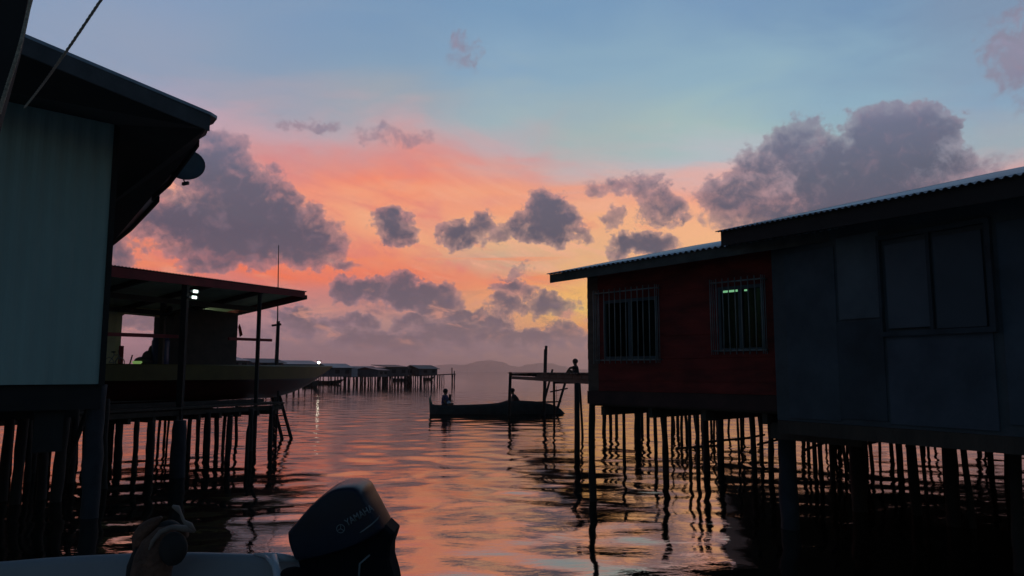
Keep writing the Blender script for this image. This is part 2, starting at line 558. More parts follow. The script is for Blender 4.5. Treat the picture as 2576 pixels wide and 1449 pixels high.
# --- dusk sky above and behind
nish = nn(wt, 'ShaderNodeTexSky', sky_type='NISHITA')
nish.sun_disc = False
SUN_EL, SUN_AZ = math.radians(1.0), math.radians(7.0)
nish.sun_elevation = SUN_EL
nish.sun_rotation = SUN_AZ
nish.ozone_density = 3.0
back = g.m('MAXIMUM', g.mr(g.m('ABSOLUTE', U), 38.0, 80.0), g.mr(Vv, 30.0, 52.0))
nsky = g.vm('MULTIPLY', nish.outputs[0], (0.20, 0.19, 0.17))
final = g.mix(back, sky, nsky)
bg = nn(wt, 'ShaderNodeBackground')
wt.links.new(final, bg.inputs[0])
bg.inputs[1].default_value = 1.0
wo = nn(wt, 'ShaderNodeOutputWorld')
wt.links.new(bg.outputs[0], wo.inputs[0])

sl = bpy.data.lights.new('sun', 'SUN')
sl.energy = 0.002
sl.angle = math.radians(12)
sl.color = (1, 0.62, 0.35)
so = bpy.data.objects.new('sun', sl)
so.rotation_euler = (math.radians(89) - 0.0, 0, -SUN_AZ + PI)
COL.objects.link(so)
d = V((math.sin(SUN_AZ), math.cos(SUN_AZ), math.tan(SUN_EL + math.radians(2)))).normalized()
so.rotation_euler = d.to_track_quat('Z', 'Y').to_euler()

# ------------------------------------------------------------------ WATER
def make_water():
    ys = [-400, -60, -15, -3, 1, 3, 4.5]
    y = 5.5
    while y < 75:
        ys.append(y)
        y += 0.035 + 0.0019 * (y - 5.5)
    while y < 30000:
        ys.append(y)
        y *= 1.03
    ys = np.array(ys)
    nc = 860
    t = np.linspace(-1, 1, nc)
    hw = np.maximum(3.0 + 0.80 * np.abs(ys), 8)
    X = t[None, :] * hw[:, None]
    out = np.array([1.5, 6.0])
    Lx = [-(hw * 4 + 300)[:, None], -(hw * 1.3 + 4)[:, None]]
    Rx = [(hw * 1.3 + 4)[:, None], (hw * 4 + 300)[:, None]]
    X = np.concatenate(Lx + [X] + Rx, axis=1)
    nr, ncc = X.shape
    Y = np.repeat(ys[:, None], ncc, 1)
    Z = np.zeros_like(X)
    r = np.random.RandomState(5)
    for i in range(64):
        lam = math.exp(r.uniform(math.log(0.45), math.log(2.8)))
        # breeze comes towards the viewer: crests mostly across the view
        a = r.normal(PI / 2 + 0.15, 0.85)
        k = 2 * PI / lam
        slope = 0.0112 * (0.6 if lam < 0.7 else (1.0 if lam < 1.7 else 0.5))
        amp = slope / k
        ph = r.uniform(0, 2 * PI)
        arg = k * (math.cos(a) * X + math.sin(a) * Y) + ph
        fade = np.clip(1.15 - np.abs(ys) * (0.055 / lam) * 0.35, 0, 1)[:, None]
        Z += amp * fade * np.sin(arg)
    # patches of calmer and livelier water
    calm = 0.78 + 0.30 * np.sin(X * 0.21 + 1.3 + 0.8 * np.sin(Y * 0.11)) * np.sin(Y * 0.17 + 0.4)
    Z *= calm
    Z *= (0.44 + 0.56 * np.clip((ys - 9) / 13.0, 0, 1))[:, None]
    Z *= np.clip((ys - 4.0) / 3.0, 0, 1)[:, None]
    inner = np.zeros(ncc)
    inner[2:-2] = 1
    Z *= inner[None, :]
    co = np.stack([X, Y, Z], -1).reshape(-1, 3).astype(np.float32)
    idx = np.arange(nr * ncc).reshape(nr, ncc)
    q = np.stack([idx[:-1, :-1], idx[:-1, 1:], idx[1:, 1:], idx[1:, :-1]], -1).reshape(-1, 4)
    me = bpy.data.meshes.new('water')
    me.vertices.add(len(co))
    me.vertices.foreach_set('co', co.ravel())
    me.loops.add(q.size)
    me.loops.foreach_set('vertex_index', q.ravel().astype(np.int32))
    me.polygons.add(len(q))
    me.polygons.foreach_set('loop_start', np.arange(0, q.size, 4, dtype=np.int32))
    me.polygons.foreach_set('use_smooth', np.ones(len(q), bool))
    me.update(calc_edges=True)
    m = bpy.data.materials.new('sea_water')
    m.use_nodes = True
    nt = m.node_tree
    b = nt.nodes['Principled BSDF']
    b.inputs['Base Color'].default_value = (0.004, 0.007, 0.007, 1)
    b.inputs['Roughness'].default_value = 0.02
    b.inputs['IOR'].default_value = 3.2
    b.inputs['Specular IOR Level'].default_value = 1.0
    b.inputs['Specular Tint'].default_value = (1.0, 0.91, 0.82, 1)
    tcn = nn(nt, 'ShaderNodeTexCoord')
    h = G(nt)
    v1 = h.vm('MULTIPLY', tcn.outputs['Object'], (0.8, 1.5, 1))
    n1 = h.noise(v1, 3.6, 4, 0.6, 0.6)
    v2 = h.vm('MULTIPLY', tcn.outputs['Object'], (0.35, 0.8, 1))
    n2 = h.noise(v2, 0.9, 5, 0.6, 0.3)
    bp = nn(nt, 'ShaderNodeBump')
    bp.inputs['Strength'].default_value = 1.0
    bp.inputs['Distance'].default_value = 0.0028
    nt.links.new(n1.outputs['Fac'], bp.inputs['Height'])
    bp2 = nn(nt, 'ShaderNodeBump')
    bp2.inputs['Strength'].default_value = 1.0
    bp2.inputs['Distance'].default_value = 0.009
    nt.links.new(n2.outputs['Fac'], bp2.inputs['Height'])
    nt.links.new(bp.outputs[0], bp2.inputs['Normal'])
    nt.links.new(bp2.outputs[0], b.inputs['Normal'])
    me.materials.append(m)
    o = bpy.data.objects.new('water', me)
    COL.objects.link(o)
    tag(o, kind='structure')


make_water()

# ------------------------------------------------------------------ HILLS
def make_hills():
    prof = [(880, 933), (960, 930), (1040, 926), (1080, 921), (1107, 918), (1133, 916), (1169, 918), (1185, 913), (1200, 909), (1232, 906), (1260, 910), (1286, 920), (1304, 923),
            (1331, 916), (1359, 913), (1389, 914), (1415, 922), (1439, 928), (1500, 930), (1600, 931), (1750, 933)]
    Y0 = 9200.0
    pts = []
    for a, b in zip(prof, prof[1:]):
        for k in range(8):
            t = k / 8
            s = t * t * (3 - 2 * t)
            pts.append((a[0] + (b[0] - a[0]) * t, a[1] + (b[1] - a[1]) * s))
    mb = MB()
    n = len(pts)
    rows = [(-1200, 0.0), (-900, .25), (-600, .55), (-250, .85), (0, 1.0), (500, .8), (1200, .3), (1800, 0)]
    vs, fs = [], []
    for (dy, hk) in rows:
        for i, (x, y) in enumerate(pts):
            p = P(x, y, Y0)
            z = max(p.z, 0) * hk * (1 + (0.10 * random.uniform(-1, 1) if 0 < hk < 1 else 0.012 * random.uniform(-1, 1)))
            vs.append((p.x + 60 * math.sin(i * .7 + dy) * (hk < 1), Y0 + dy, z - (2 if hk == 0 else 0)))
    for j in range(len(rows) - 1):
        for i in range(n - 1):
            fs.append((j * n + i, j * n + i + 1, (j + 1) * n + i + 1, (j + 1) * n + i))
    mb.add(vs, fs)
    tag(mb.build('hills', M['hill'], smooth=True), kind='structure')


make_hills()

# ------------------------------------------------------------------ HAZE
def make_haze():
    mb = MB()
    mb.box((0, 5400, 99), 26000, 11800, 202)
    m = bpy.data.materials.new('haze_air')
    m.use_nodes = True
    nt = m.node_tree
    nt.nodes.remove(nt.nodes['Principled BSDF'])
    pv = nn(nt, 'ShaderNodeVolumePrincipled')
    pv.inputs['Color'].default_value = (0.97, 0.92, 0.95, 1)
    pv.inputs['Density'].default_value = 0.00016
    pv.inputs['Anisotropy'].default_value = 0.8
    nt.links.new(pv.outputs[0], nt.nodes['Material Output'].inputs['Volume'])
    o = mb.build('haze', m)
    tag(o, kind='stuff')


HAZE = True
if HAZE: make_haze()


# ------------------------------------------------------------------ shared builders
def stilt_part(parent, px, py, w, ztop, lean=0.0, z0=-0.9, material=None, name='stilt', label=None, kink=0.02):
    """timber stilt standing in the water at sight line (px,py); w = width in photo units"""
    b = W(px, py)
    r = max(0.025, w * b.y / F / 2)
    n = 12
    pts, rad = [], []
    ox, oy = random.uniform(-kink, kink), random.uniform(-kink, kink)
    for i in range(n):
        t = i / (n - 1)
        z = z0 + (ztop - z0) * t
        pts.append(V((b.x + lean * (z) + ox * math.sin(t * 5 + px) + random.uniform(-.07, .07) * r, b.y + oy * math.sin(t * 4 + px * .7), z)))
        rad.append(r * (1.08 - 0.14 * t) * random.uniform(0.90, 1.12))
    mb = MB().tube(pts, rad, 9)
    if random.random() < 0.35 and w > 9:   # a knot or barnacle collar
        q = pts[2]
        mb.tube([q - V((0, 0, .08)), q, q + V((0, 0, .1))], [r * .9, r * 1.25, r * .9], 9)
    o = mb.build(name, material or M['stilt'], parent, smooth=True)
    if label: o['label'] = label
    return o


def plank_wall(mb, o, e, L, z0, ztopf, n_in, holes=(), ph=0.16, th=0.025, jit=0.006):
    """horizontal lapped boards; e unit direction, holes = (s0,s1,z0,z1)"""
    ztop = max(ztopf(0), ztopf(L))
    zs = set()
    z = z0
    while z < ztop:
        zs.add(round(z, 4)); z += ph
    zs.add(ztop)
    for h in holes: zs.add(h[2]); zs.add(h[3])
    zs = sorted(zs)
    for a, b in zip(zs, zs[1:]):
        if b - a < 1e-3: continue
        cuts = [(0, L)]
        for h in holes:
            if h[2] < (a + b) / 2 < h[3]:
                nc = []
                for c in cuts:
                    if h[1] <= c[0] or h[0] >= c[1]: nc.append(c); continue
                    if h[0] > c[0]: nc.append((c[0], h[0]))
                    if h[1] < c[1]: nc.append((h[1], c[1]))
                cuts = nc
        j = random.uniform(0, jit)
        for c in cuts:
            # each board leans a little so that it laps the one below
            if a >= ztopf(c[0]) - .002 and a >= ztopf(c[1]) - .002: continue
            c = list(c)
            t0, t1 = ztopf(c[0]), ztopf(c[1])
            if a > t0: c[0] += (c[1] - c[0]) * (a - t0) / (t1 - t0)
            elif a > t1: c[1] -= (c[1] - c[0]) * (a - t1) / (t0 - t1)
            p = [o + e * c[0] + V((0, 0, a)) - n_in * (j + .006), o + e * c[1] + V((0, 0, a)) - n_in * (j + .006),
                 o + e * c[1] + V((0, 0, min(b, max(a + .001, ztopf(c[1]))))) - n_in * j, o + e * c[0] + V((0, 0, min(b, max(a + .001, ztopf(c[0]))))) - n_in * j]
            mb.prism([V(q) for q in p], n_in * th)


# ------------------------------------------------------------------ RED HOUSE (right)
ZB = 1.53
A = Pz(1481, 1012, ZB)
B = Pz(1952, 1031, ZB)
e1 = V((B.x - A.x, B.y - A.y, 0))
LR = e1.length
e1.normalize()
nb = V((-e1.y, e1.x, 0))     # into the house, away from us
if nb.y < 0: nb = -nb
A0 = V((A.x, A.y, 0))
ROOT = thing('stilt_house', (A.x, A.y, 0), 'dark red plank house on stilts with two barred windows and a zinc roof', 'house', None)


def sR(px, py):
    p = PV(px, py, A0, e1)
    return (p - A0).dot(e1), p.z


w1a, w1b = sR(1522, 905), sR(1655, 745)
w2a, w2b = sR(1812, 885), sR(1930, 712)
hole1 = (w1a[0], w1b[0], w1a[1], w1b[1])
hole2 = (w2a[0], min(w2b[0], LR - .1), w2a[1], w2b[1])
# eave points
oe = 0.4
eo = A0 - nb * oe
EL = PV(1378, 690, eo, e1)
ER = PV(1925, 598, eo, e1)
sEL = (V((EL.x, EL.y, 0)) - A0).dot(e1)
sER = (V((ER.x, ER.y, 0)) - A0).dot(e1)
slope = 0.225
ztf = lambda s: (EL.z + (ER.z - EL.z) * (s - sEL) / (sER - sEL)) + oe * slope - 0.03
sb0 = sR(1506, 900)[0]
mb = MB(); plank_wall(mb, A0 + e1 * sb0, e1, LR + .5 - sb0, ZB + .18, lambda s: ztf(s + sb0), nb, [(h[0] - sb0, h[1] - sb0, h[2], h[3]) for h in (hole1, hole2)])
mb.build('wall', M['red'], ROOT)
mb = MB(); plank_wall(mb, A0, e1, sb0 - .004, ZB + .18, ztf, nb, [])
mb.build('wall', M['brownred'], ROOT)['label'] = 'bare brown boards at the corner'
mb = MB(); mb.obox(A0 + V((0, 0, ZB - .02)) - nb * .03, e1 * (LR + .5), nb * .05, (0, 0, .197)); mb.build('skirting_board', mat('base_board', (0.07, 0.03, 0.024), .85, .4, 3), ROOT)
# end wall and back wall, floor
DH = 3.3
mb = MB()
plank_wall(mb, A0 + nb * .03, nb, DH, ZB, lambda s: ztf(0) + slope * s, e1, [])
plank_wall(mb, A0 + nb * (DH + .03), e1, LR + 1, ZB, lambda s: ztf(s) + slope * DH, -nb, [])
mb.build('wall', M['brownred'], ROOT)['label'] = 'bare board end wall'
mb = MB()
mb.obox(A0 + V((0, 0, ZB - .05)) + nb * .04, e1 * (LR + 1), nb * DH, (0, 0, .04))
for k in range(6):
    s = .2 + k * .9
    mb.obox(A0 + e1 * s + V((0, 0, ZB - .19)) + nb * .06, e1 * .07, nb * (DH - .1), (0, 0, .135))
mb.build('floor', M['wood'], ROOT)
# roof
mb = MB()
run = nb * 4.1 + V((0, 0, 4.1 * slope))
upn = (e1.cross(run)).normalized()
if upn.z < 0: upn = -upn
mb.corrugated(EL, ER - EL + e1 * 1.2, run, upn, 0.09, 0.014, 0.004, ragged=0.03)
mb.build('roof', M['zinc'], ROOT, smooth=False)
mb = MB()
f0 = EL - V((0, 0, .002)) + e1 * .015
mb.obox(f0 - V((0, 0, .135)) + nb * .03, (ER - EL) + e1 * 1.0, nb * .025, (0, 0, .13))
mb.obox(f0 - V((0, 0, .135)) + nb * .056, run * .95, e1 * .025, (0, 0, .13))
mb.build('fascia', M['woodgrey'], ROOT)
mb = MB()
for k in range(8):
    s = .12 + k * .62
    st_ = EL + (ER - EL).normalized() * s - V((0, 0, .12)) + nb * .06
    mb.obox(st_, (ER - EL).normalized() * .05, run * .93, (0, 0, .07))
mb.build('rafters', M['soffit'], ROOT)


def window_grille(root, hole, o, e, n_in, nbars, ext, out=.14, name='window', depth=.03):
    s0, s1, z0, z1 = hole
    fr = MB()
    w = .045
    for (a, b, c, d) in ((s0, s1, z0, z0 + w), (s0, s1, z1 - w, z1), (s0, s0 + w, z0 + w, z1 - w), (s1 - w, s1, z0 + w, z1 - w), ((s0 + s1) / 2 - .03, (s0 + s1) / 2 + .03, z0 + w, z1 - w)):
        fr.obox(o + e * (a + .002) + V((0, 0, c)) - n_in * .025, e * (b - a - .004), n_in * .05, (0, 0, d - c))
    f = fr.build(name, M['frame'], root)
    gl = MB()
    gl.obox(o + e * (s0 + w + .001) + V((0, 0, z0 + w + .001)) + n_in * .004, e * (s1 - s0 - 2 * w - .002), n_in * .004, (0, 0, z1 - z0 - 2 * w - .002))
    gp = gl.build('pane', M['glass'], root)
    gp.parent = f
    br = MB()
    g0, g1, gz0, gz1 = s0 - ext[0], s1 + ext[1], z0 - ext[2], z1 + ext[3]
    for k in range(nbars):
        s = g0 + (g1 - g0) * k / (nbars - 1)
        p = o + e * s - n_in * out
        jx = random.uniform(-.008, .008)
        br.tube([p + V((0, 0, gz0)), p + e * jx + V((0, 0, (gz0 + gz1) / 2)), p + V((0, 0, gz1))], .0075, 6)
    for z in (gz0 + .05, gz1 - .05):
        br.beam(o + e * g0 - n_in * (out - .012) + V((0, 0, z)), o + e * g1 - n_in * (out - .012) + V((0, 0, z)), .01, .02)
        for s in (g0, g1):
            br.beam(o + e * s - n_in * (out - .015) + V((0, 0, z)), o + e * s - n_in * .0 + V((0, 0, z)), .01, .02)
    for s in (g0, g1):   # side returns of the cage
        for q in (.045, .09):
            p = o + e * s - n_in * (out - q)
            br.tube([p + V((0, 0, gz0)), p + V((0, 0, gz1))], .006, 6)
    bp_ = br.build('window_bars', M['bars'], root, smooth=True)
    bp_.parent = f
    return f


window_grille(ROOT, hole1, A0, e1, nb, 12, (.10, .05, .06, .16))
window_grille(ROOT, hole2, A0, e1, nb, 9, (.04, .04, .04, .10))
# room partition behind the windows
mb = MB()
mb.obox(A0 + e1 * .1 + nb * 1.9 + V((0, 0, ZB + .01)), e1 * (LR + .4), nb * .03, (0, 0, 1.9))
mb.build('partition', M['inside'], ROOT)
# lit tube seen through the second window: a thing of its own
pl = PV(1843, 731, A0 + nb * 1.2, e1)
r0 = thing('tube_lamp', pl, 'lit greenish tube lamp seen through the bars of the red house window', 'lamp')
MB().tube([pl - e1 * .24, pl + e1 * .14], .022, 10).build('tube', M['winlamp'], r0, smooth=True)
mb = MB(); mb.obox(pl - e1 * .28 + V((0, 0, .03)), e1 * .46, nb * .05, (0, 0, .03)); mb.tube([pl + e1 * .2 - V((0, 0, .012)), pl + e1 * .235 - V((0, 0, .012))], .014, 8)
mb.build('lamp_holder', M['winlamp'], r0)

# stilts under the red house (px, base py, width)
for (x, y, w, l) in [(1494, 1262, 17, -.01), (1519, 1090, 10, .02), (1536, 1085, 8, 0), (1571, 1150, 8, -.01), (1604, 1105, 16, 0), (1630, 1090, 8, .03), (1650, 1135, 9, 0),
                     (1674, 1195, 16, 0), (1690, 1130, 5, .02), (1739, 1170, 9, 0), (1757, 1188, 10, 0), (1779, 1185, 16, -.02), (1797, 1120, 6, .02), (1814, 1165, 16, 0),
                     (1866, 1118, 6, .01), (1897, 1180, 14, 0), (1915, 1150, 10, 0), (1940, 1185, 14, .03)]:
    stilt_part(ROOT, x, y, w, ZB - .03, l)
for k in range(9):
    stilt_part(ROOT, 1700 + k * 27 + random.uniform(-9, 9), random.uniform(1078, 1112), random.uniform(4, 8), ZB - .06, random.uniform(-.03, .03), kink=.06)
for k in range(5):
    stilt_part(ROOT, 1720 + k * 45 + random.uniform(-10, 10), random.uniform(1085, 1150), random.uniform(4, 9), ZB - .06, random.uniform(-.04, .04), kink=.05)
for x_ in (1700, 1770, 1850, 1905):
    b_ = W(x_, random.uniform(1100, 1150))
    a_ = V((b_.x, b_.y, random.uniform(.1, .5))); MB().tube([a_, a_ + V((random.uniform(.8, 1.4), random.uniform(-.5, .4), random.uniform(-.2, .8)))], .03, 7).build('brace', M['stilt'], ROOT, smooth=True)

# ------------------------------------------------------------------ GREY HOUSE (far right)
ZG = 1.42
C = Pz(1956, 1056, ZG)
D_ = Pz(2576, 1100, ZG)
e2 = V((D_.x - C.x, D_.y - C.y, 0))
e2.normalize()
n2 = V((-e2.y, e2.x, 0))
if n2.x < 0: n2 = -n2
C0 = V((C.x, C.y, 0))
ROOT2 = thing('stilt_house', C0, 'unlit blue grey sheet walled house on stilts at the right edge with closed shutters', 'house')
eo2 = C0 - n2 * .45
GL_ = PV(1800, 584, eo2, e2)
GR_ = PV(2576, 437, eo2, e2)
LG = 7.2
dG = (GR_ - GL_).normalized()


def zG(s):
    # height of the eave line above distance s along the wall
    s0 = (V((GL_.x, GL_.y, 0)) - C0).dot(e2)
    s1 = (V((GR_.x, GR_.y, 0)) - C0).dot(e2)
    return GL_.z + (GR_.z - GL_.z) * (s - s0) / (s1 - s0)


mb = MB()
mb.prism([C0 + V((0, 0, ZG)), C0 + e2 * LG + V((0, 0, ZG)), C0 + e2 * LG + V((0, 0, zG(LG) + .06)), C0 + V((0, 0, zG(0) + .06))], n2 * .06)
bk = (V((P(1800, 1000, 25).x, 25, 0)) - C0)
mb.prism([C0 + n2 * .062 + V((0, 0, ZG)), C0 + bk + V((0, 0, ZG)), C0 + bk + V((0, 0, ZG + 1.2)), C0 + n2 * .062 + V((0, 0, zG(0) + .06))], e2 * .05)
mb.prism([C0 + bk + V((0, 0, ZG)), V((28, 24, ZG)), V((28, 24, ZG + 2.2)), C0 + bk + V((0, 0, ZG + 1.2))], n2 * .05)
mb.build('wall', M['grey1'], ROOT2)


def sG(px, py):
    p = PV(px, py, C0, e2)
    return (p - C0).dot(e2), p.z


def gpanel(name, x0, x1, yt, yb, m, th, label=None):
    """rectangle on the grey wall; corners surveyed at its left top/left bottom and right top"""
    s0, zt = sG(x0, yt)
    _, zb = sG(x0, yb)
    s1, _ = sG(x1, yt)
    zb = max(zb, ZG + .01)
    mb = MB()
    mb.obox(C0 + e2 * s0 + V((0, 0, zb)) - n2 * th, e2 * (s1 - s0), n2 * (th - .002), (0, 0, zt - zb))
    o = mb.build(name, m, ROOT2, bevel=.003)
    if label: o['label'] = label
    return s0, s1, zb, zt


gpanel('wall_panel', 1972, 2098, 640, 1050, mat('wall_sheet_a', (0.068, 0.085, 0.10), .85, .4, 1.6), .012)
gpanel('wall_panel', 2104, 2212, 600, 806, M['grey2'], .016, 'paler square sheet left of the shutters')
gpanel('wall_panel', 2104, 2222, 812, 1052, mat('wall_sheet_b', (0.050, 0.063, 0.075), .85, .4, 1.6), .012, 'darkest sheet below the pale one')
gpanel('wall_panel', 2232, 2500, 846, 1066, M['grey3'], .014, 'bluish lower sheet')
gpanel('wall_panel', 2506, 2700, 560, 1066, mat('wall_sheet_c', (0.068, 0.088, 0.108), .85, .35, 1.6), .014)
for x0, x1, t in ((2228, 2338, 618), (2348, 2472, 597)):
    s0, s1, zb, zt = gpanel('shutter', x0, x1, t, 828, mat('shutter_board', (0.085, 0.105, 0.125) if x0 < 2300 else (0.06, 0.078, 0.095), .75, .2, 1.5), .03)
mb = MB()
sa, zt = sG(2216, 606)
sb_, _ = sG(2482, 590)
_, zb = sG(2216, 836)
for (a, b, c, d) in ((sa, sb_, zb - .05, zb), (sa, sb_, zt, zt + .05), (sa - .03, sa, zb - .05, zt + .05), (sb_, sb_ + .05, zb - .05, zt + .05)):
    mb.obox(C0 + e2 * a + V((0, 0, c)) - n2 * .05, e2 * (b - a), n2 * .048, (0, 0, d - c))
sm, _ = sG(2343, 700)
mb.obox(C0 + e2 * (sm - .02) + V((0, 0, zb)) - n2 * .04, e2 * .035, n2 * .038, (0, 0, zt - zb))
mb.build('window_frame', mat('shutter_frame', (0.042, 0.054, 0.065), .85, .4, 3), ROOT2)
# roof
slope2 = .25
run2 = n2 * 6.5 + V((0, 0, 6.5 * slope2))
up2 = dG.cross(run2).normalized()
if up2.z < 0: up2 = -up2
mb = MB(); mb.corrugated(GL_, dG * (LG + 1.6), run2, up2, .076, .011, .004, ragged=.02)
mb.build('roof', M['zinc'], ROOT2)
mb = MB()
f0 = GL_ + V((0, 0, .008)) + dG * .05 + n2 * .04
mb.obox(f0 - V((0, 0, .19)), dG * (LG + 1.4), n2 * .025, (0, 0, .185))
mb.obox(f0 - V((0, 0, .19)) + n2 * .026, run2 * .95, dG * .025, (0, 0, .185))
mb.build('fascia', M['soffit'], ROOT2)
mb = MB()
for k in range(11):
    s = .1 + k * .8
    mb.obox(f0 + dG * s + n2 * .03 - V((0, 0, .10)), dG * .05, run2 * .93, (0, 0, .075))
mb.build('rafters', M['soffit'], ROOT2)
mb = MB()
mb.obox(C0 + V((0, 0, ZG - .16)), e2 * LG, n2 * .12, (0, 0, .155))
DG = V((P(1800, 1000, 25).x, 25, 0))
mb.prism([C0 + n2 * .125 + V((0, 0, ZG - .05)), C0 + n2 * .125 + e2 * LG + V((0, 0, ZG - .05)), V((28, 24, ZG - .05)), DG + V((0, 0, ZG - .05))], (0, 0, .045))
mb.obox(C0 + V((0, 0, ZG - .26)) + n2 * .25 - e2 * .35, e2 * 1.3, n2 * .1, (0, 0, .20))
mb.build('floor', M['wood'], ROOT2)
for (x, y, w, l) in [(2032, 1135, 8, .02), (2066, 1190, 12, -.02), (2096, 1210, 14, -.01), (2127, 1185, 8, -.05), (2163, 1285, 38, -.01), (2196, 1185, 9, -.06),
                     (2248, 1160, 8, -.03), (2262, 1180, 10, -.02), (2306, 1295, 24, -.02), (2332, 1260, 9, -.03), (2403, 1325, 32, -.02), (2446, 1330, 16, -.05),
                     (2534, 1230, 10, .06), (2570, 1440, 28, 0), (2376, 1220, 6, .05)]:
    stilt_part(ROOT2, x, y, w, ZG - .05, l)
for k in range(24):
    x_ = 1975 + k * 24 + random.uniform(-10, 10)
    stilt_part(ROOT2, x_, random.uniform(1105, 1185), random.uniform(5, 13), ZG - .05, random.uniform(-.05, .05), kink=.05)
for x_ in (2020, 2075, 2180, 2280, 2350, 2420, 2500):
    b_ = W(x_, random.uniform(1110, 1160))
    mb = MB(); a_ = V((b_.x, b_.y, random.uniform(.1, .5))); mb.tube([a_, a_ + V((random.uniform(.8, 1.6), random.uniform(-.6, .4), random.uniform(-.1, .8)))], .035, 7)
    mb.build('brace', M['stilt'], ROOT2, smooth=True)
stilt_part(ROOT2, 1988, 1330, 42, ZG - .05, 0, material=M['concrete'], label='thick pale concrete stilt', kink=0)

# ------------------------------------------------------------------ TEAL HOUSE (left)
K = P(286, 640, 10.4)
Kd = P(0, 250, 10.4 * .909)
et = V((K.x - Kd.x, K.y - Kd.y, 0)).normalized()
K0 = V((K.x, K.y, 0))
nt_ = V((-et.y, et.x, 0))
if nt_.y < 0: nt_ = -nt_
ROOT3 = thing('stilt_house', K0, 'tall teal ribbed sheet house on stilts with a wide dark roof overhang at the left', 'house')
kc = PV(288, 312, K0, et)
kb = PV(249, 966, K0, et)
kl = PV(-260, 200, K0, et)
z_top, z_bot = kc.z, kb.z
sl_ = (kl - V((K.x, K.y, kl.z))).dot(et)
c_top = PV(288, 312, K0, et); c_bot = PV(249, 966, K0, et)
KW = V((c_top.x, c_top.y, 0))
ztl = PV(-260, 197, K0, et).z
mb = MB()
# ribbed cladding: real ribs
L3 = 4.2
n = int(L3 / .05)
vs, fs = [], []
for i in range(n + 1):
    s = -L3 * i / n
    k = i % 4
    h = .014 if k in (1, 2) else 0.0
    p = KW + et * s - nt_ * h
    zt = z_top + (ztl - z_top) * min(1, (-s / max(.1, (KW - V((kl.x, kl.y, 0))).length)))
    vs += [p + V((0, 0, z_bot)), p + V((0, 0, zt))]
for i in range(n):
    fs.append((2 * i, 2 * i + 1, 2 * i + 3, 2 * i + 2))
mb.add(vs, fs)
w_ = mb.build('wall', M['teal'], ROOT3)
so_ = w_.modifiers.new('s', 'SOLIDIFY'); so_.thickness = .02; so_.offset = 1
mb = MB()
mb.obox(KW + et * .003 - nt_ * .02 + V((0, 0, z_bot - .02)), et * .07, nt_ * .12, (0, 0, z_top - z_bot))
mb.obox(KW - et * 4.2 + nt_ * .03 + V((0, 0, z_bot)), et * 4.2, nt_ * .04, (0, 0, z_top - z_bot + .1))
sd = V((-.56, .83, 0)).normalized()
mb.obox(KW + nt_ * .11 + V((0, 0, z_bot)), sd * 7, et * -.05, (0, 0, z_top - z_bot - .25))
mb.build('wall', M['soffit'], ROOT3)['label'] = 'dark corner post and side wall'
# roof plane
RC = P(545, 301, 9.6)
RV = P(50, 90, 9.6 * .842)
RE = P(278, 614, 18.2)
pl3 = lambda x, y: PP(x, y, RC, RV, RE)
edge = [(-420, -112), (50, 90), (530, 291), (546, 301), (536, 314), (526, 318), (523, 330), (518, 342), (502, 352), (430, 452), (386, 492), (402, 494), (392, 506), (332, 570), (278, 614)]
top = [pl3(*e) for e in edge]
thick = V((0, 0, .05))
inner = [KW + sd * 8 + V((0, 0, RE.z + .2))]
mb = MB()
# roof slab: outer outline plus points back under the ridge
farb = [pl3(200, 640), pl3(-300, 500)]
slab = [top[i] for i in range(len(top))] + [RE - et * 4.0 + V((0, 0, .9)), top[0] - et * .01 + sd * 6]
mb.prism([p + V((0, 0, .01)) for p in slab], V((0, 0, .04)))
mb.build('roof', M['zinc'], ROOT3)
mb = MB()
for a, b, h in ((top[0], top[2], .20),):
    d = (b - a)
    mb.prism([a - V((0, 0, h)) + sd * .02, b - V((0, 0, h)) + sd * .02, b + sd * .02 + V((0, 0, .005)), a + sd * .02 + V((0, 0, .005))], sd * .03)
mb.build('fascia', M['fascia'], ROOT3)
mb = MB()
for a, b in zip(top[8:-1], top[9:]):
    mb.prism([a - V((0, 0, .10)), b - V((0, 0, .10)), b, a], -et * .03)
# soffit from wall head to roof edges; its dark colour carries the eave shadow
wtl = KW - et * L3 + V((0, 0, ztl + .05)); wtc = KW + V((0, 0, z_top - .01))
sof = [top[0] - V((0, 0, .17)) + sd * .06, top[2] - V((0, 0, .17)) + sd * .06 - et * .04, wtc, wtl]
mb.prism(sof, V((0, 0, .02)))
sof2 = [top[2] - V((0, 0, .17)) + sd * .06 - et * .04, top[8] - V((0, 0, .09)) - et * .05, top[-1] - V((0, 0, .09)) - et * .05, KW + sd * 7.5 + V((0, 0, z_top - .4)), wtc]
mb.prism(sof2, V((0, 0, .02)))
mb.build('soffit', M['soffit'], ROOT3)
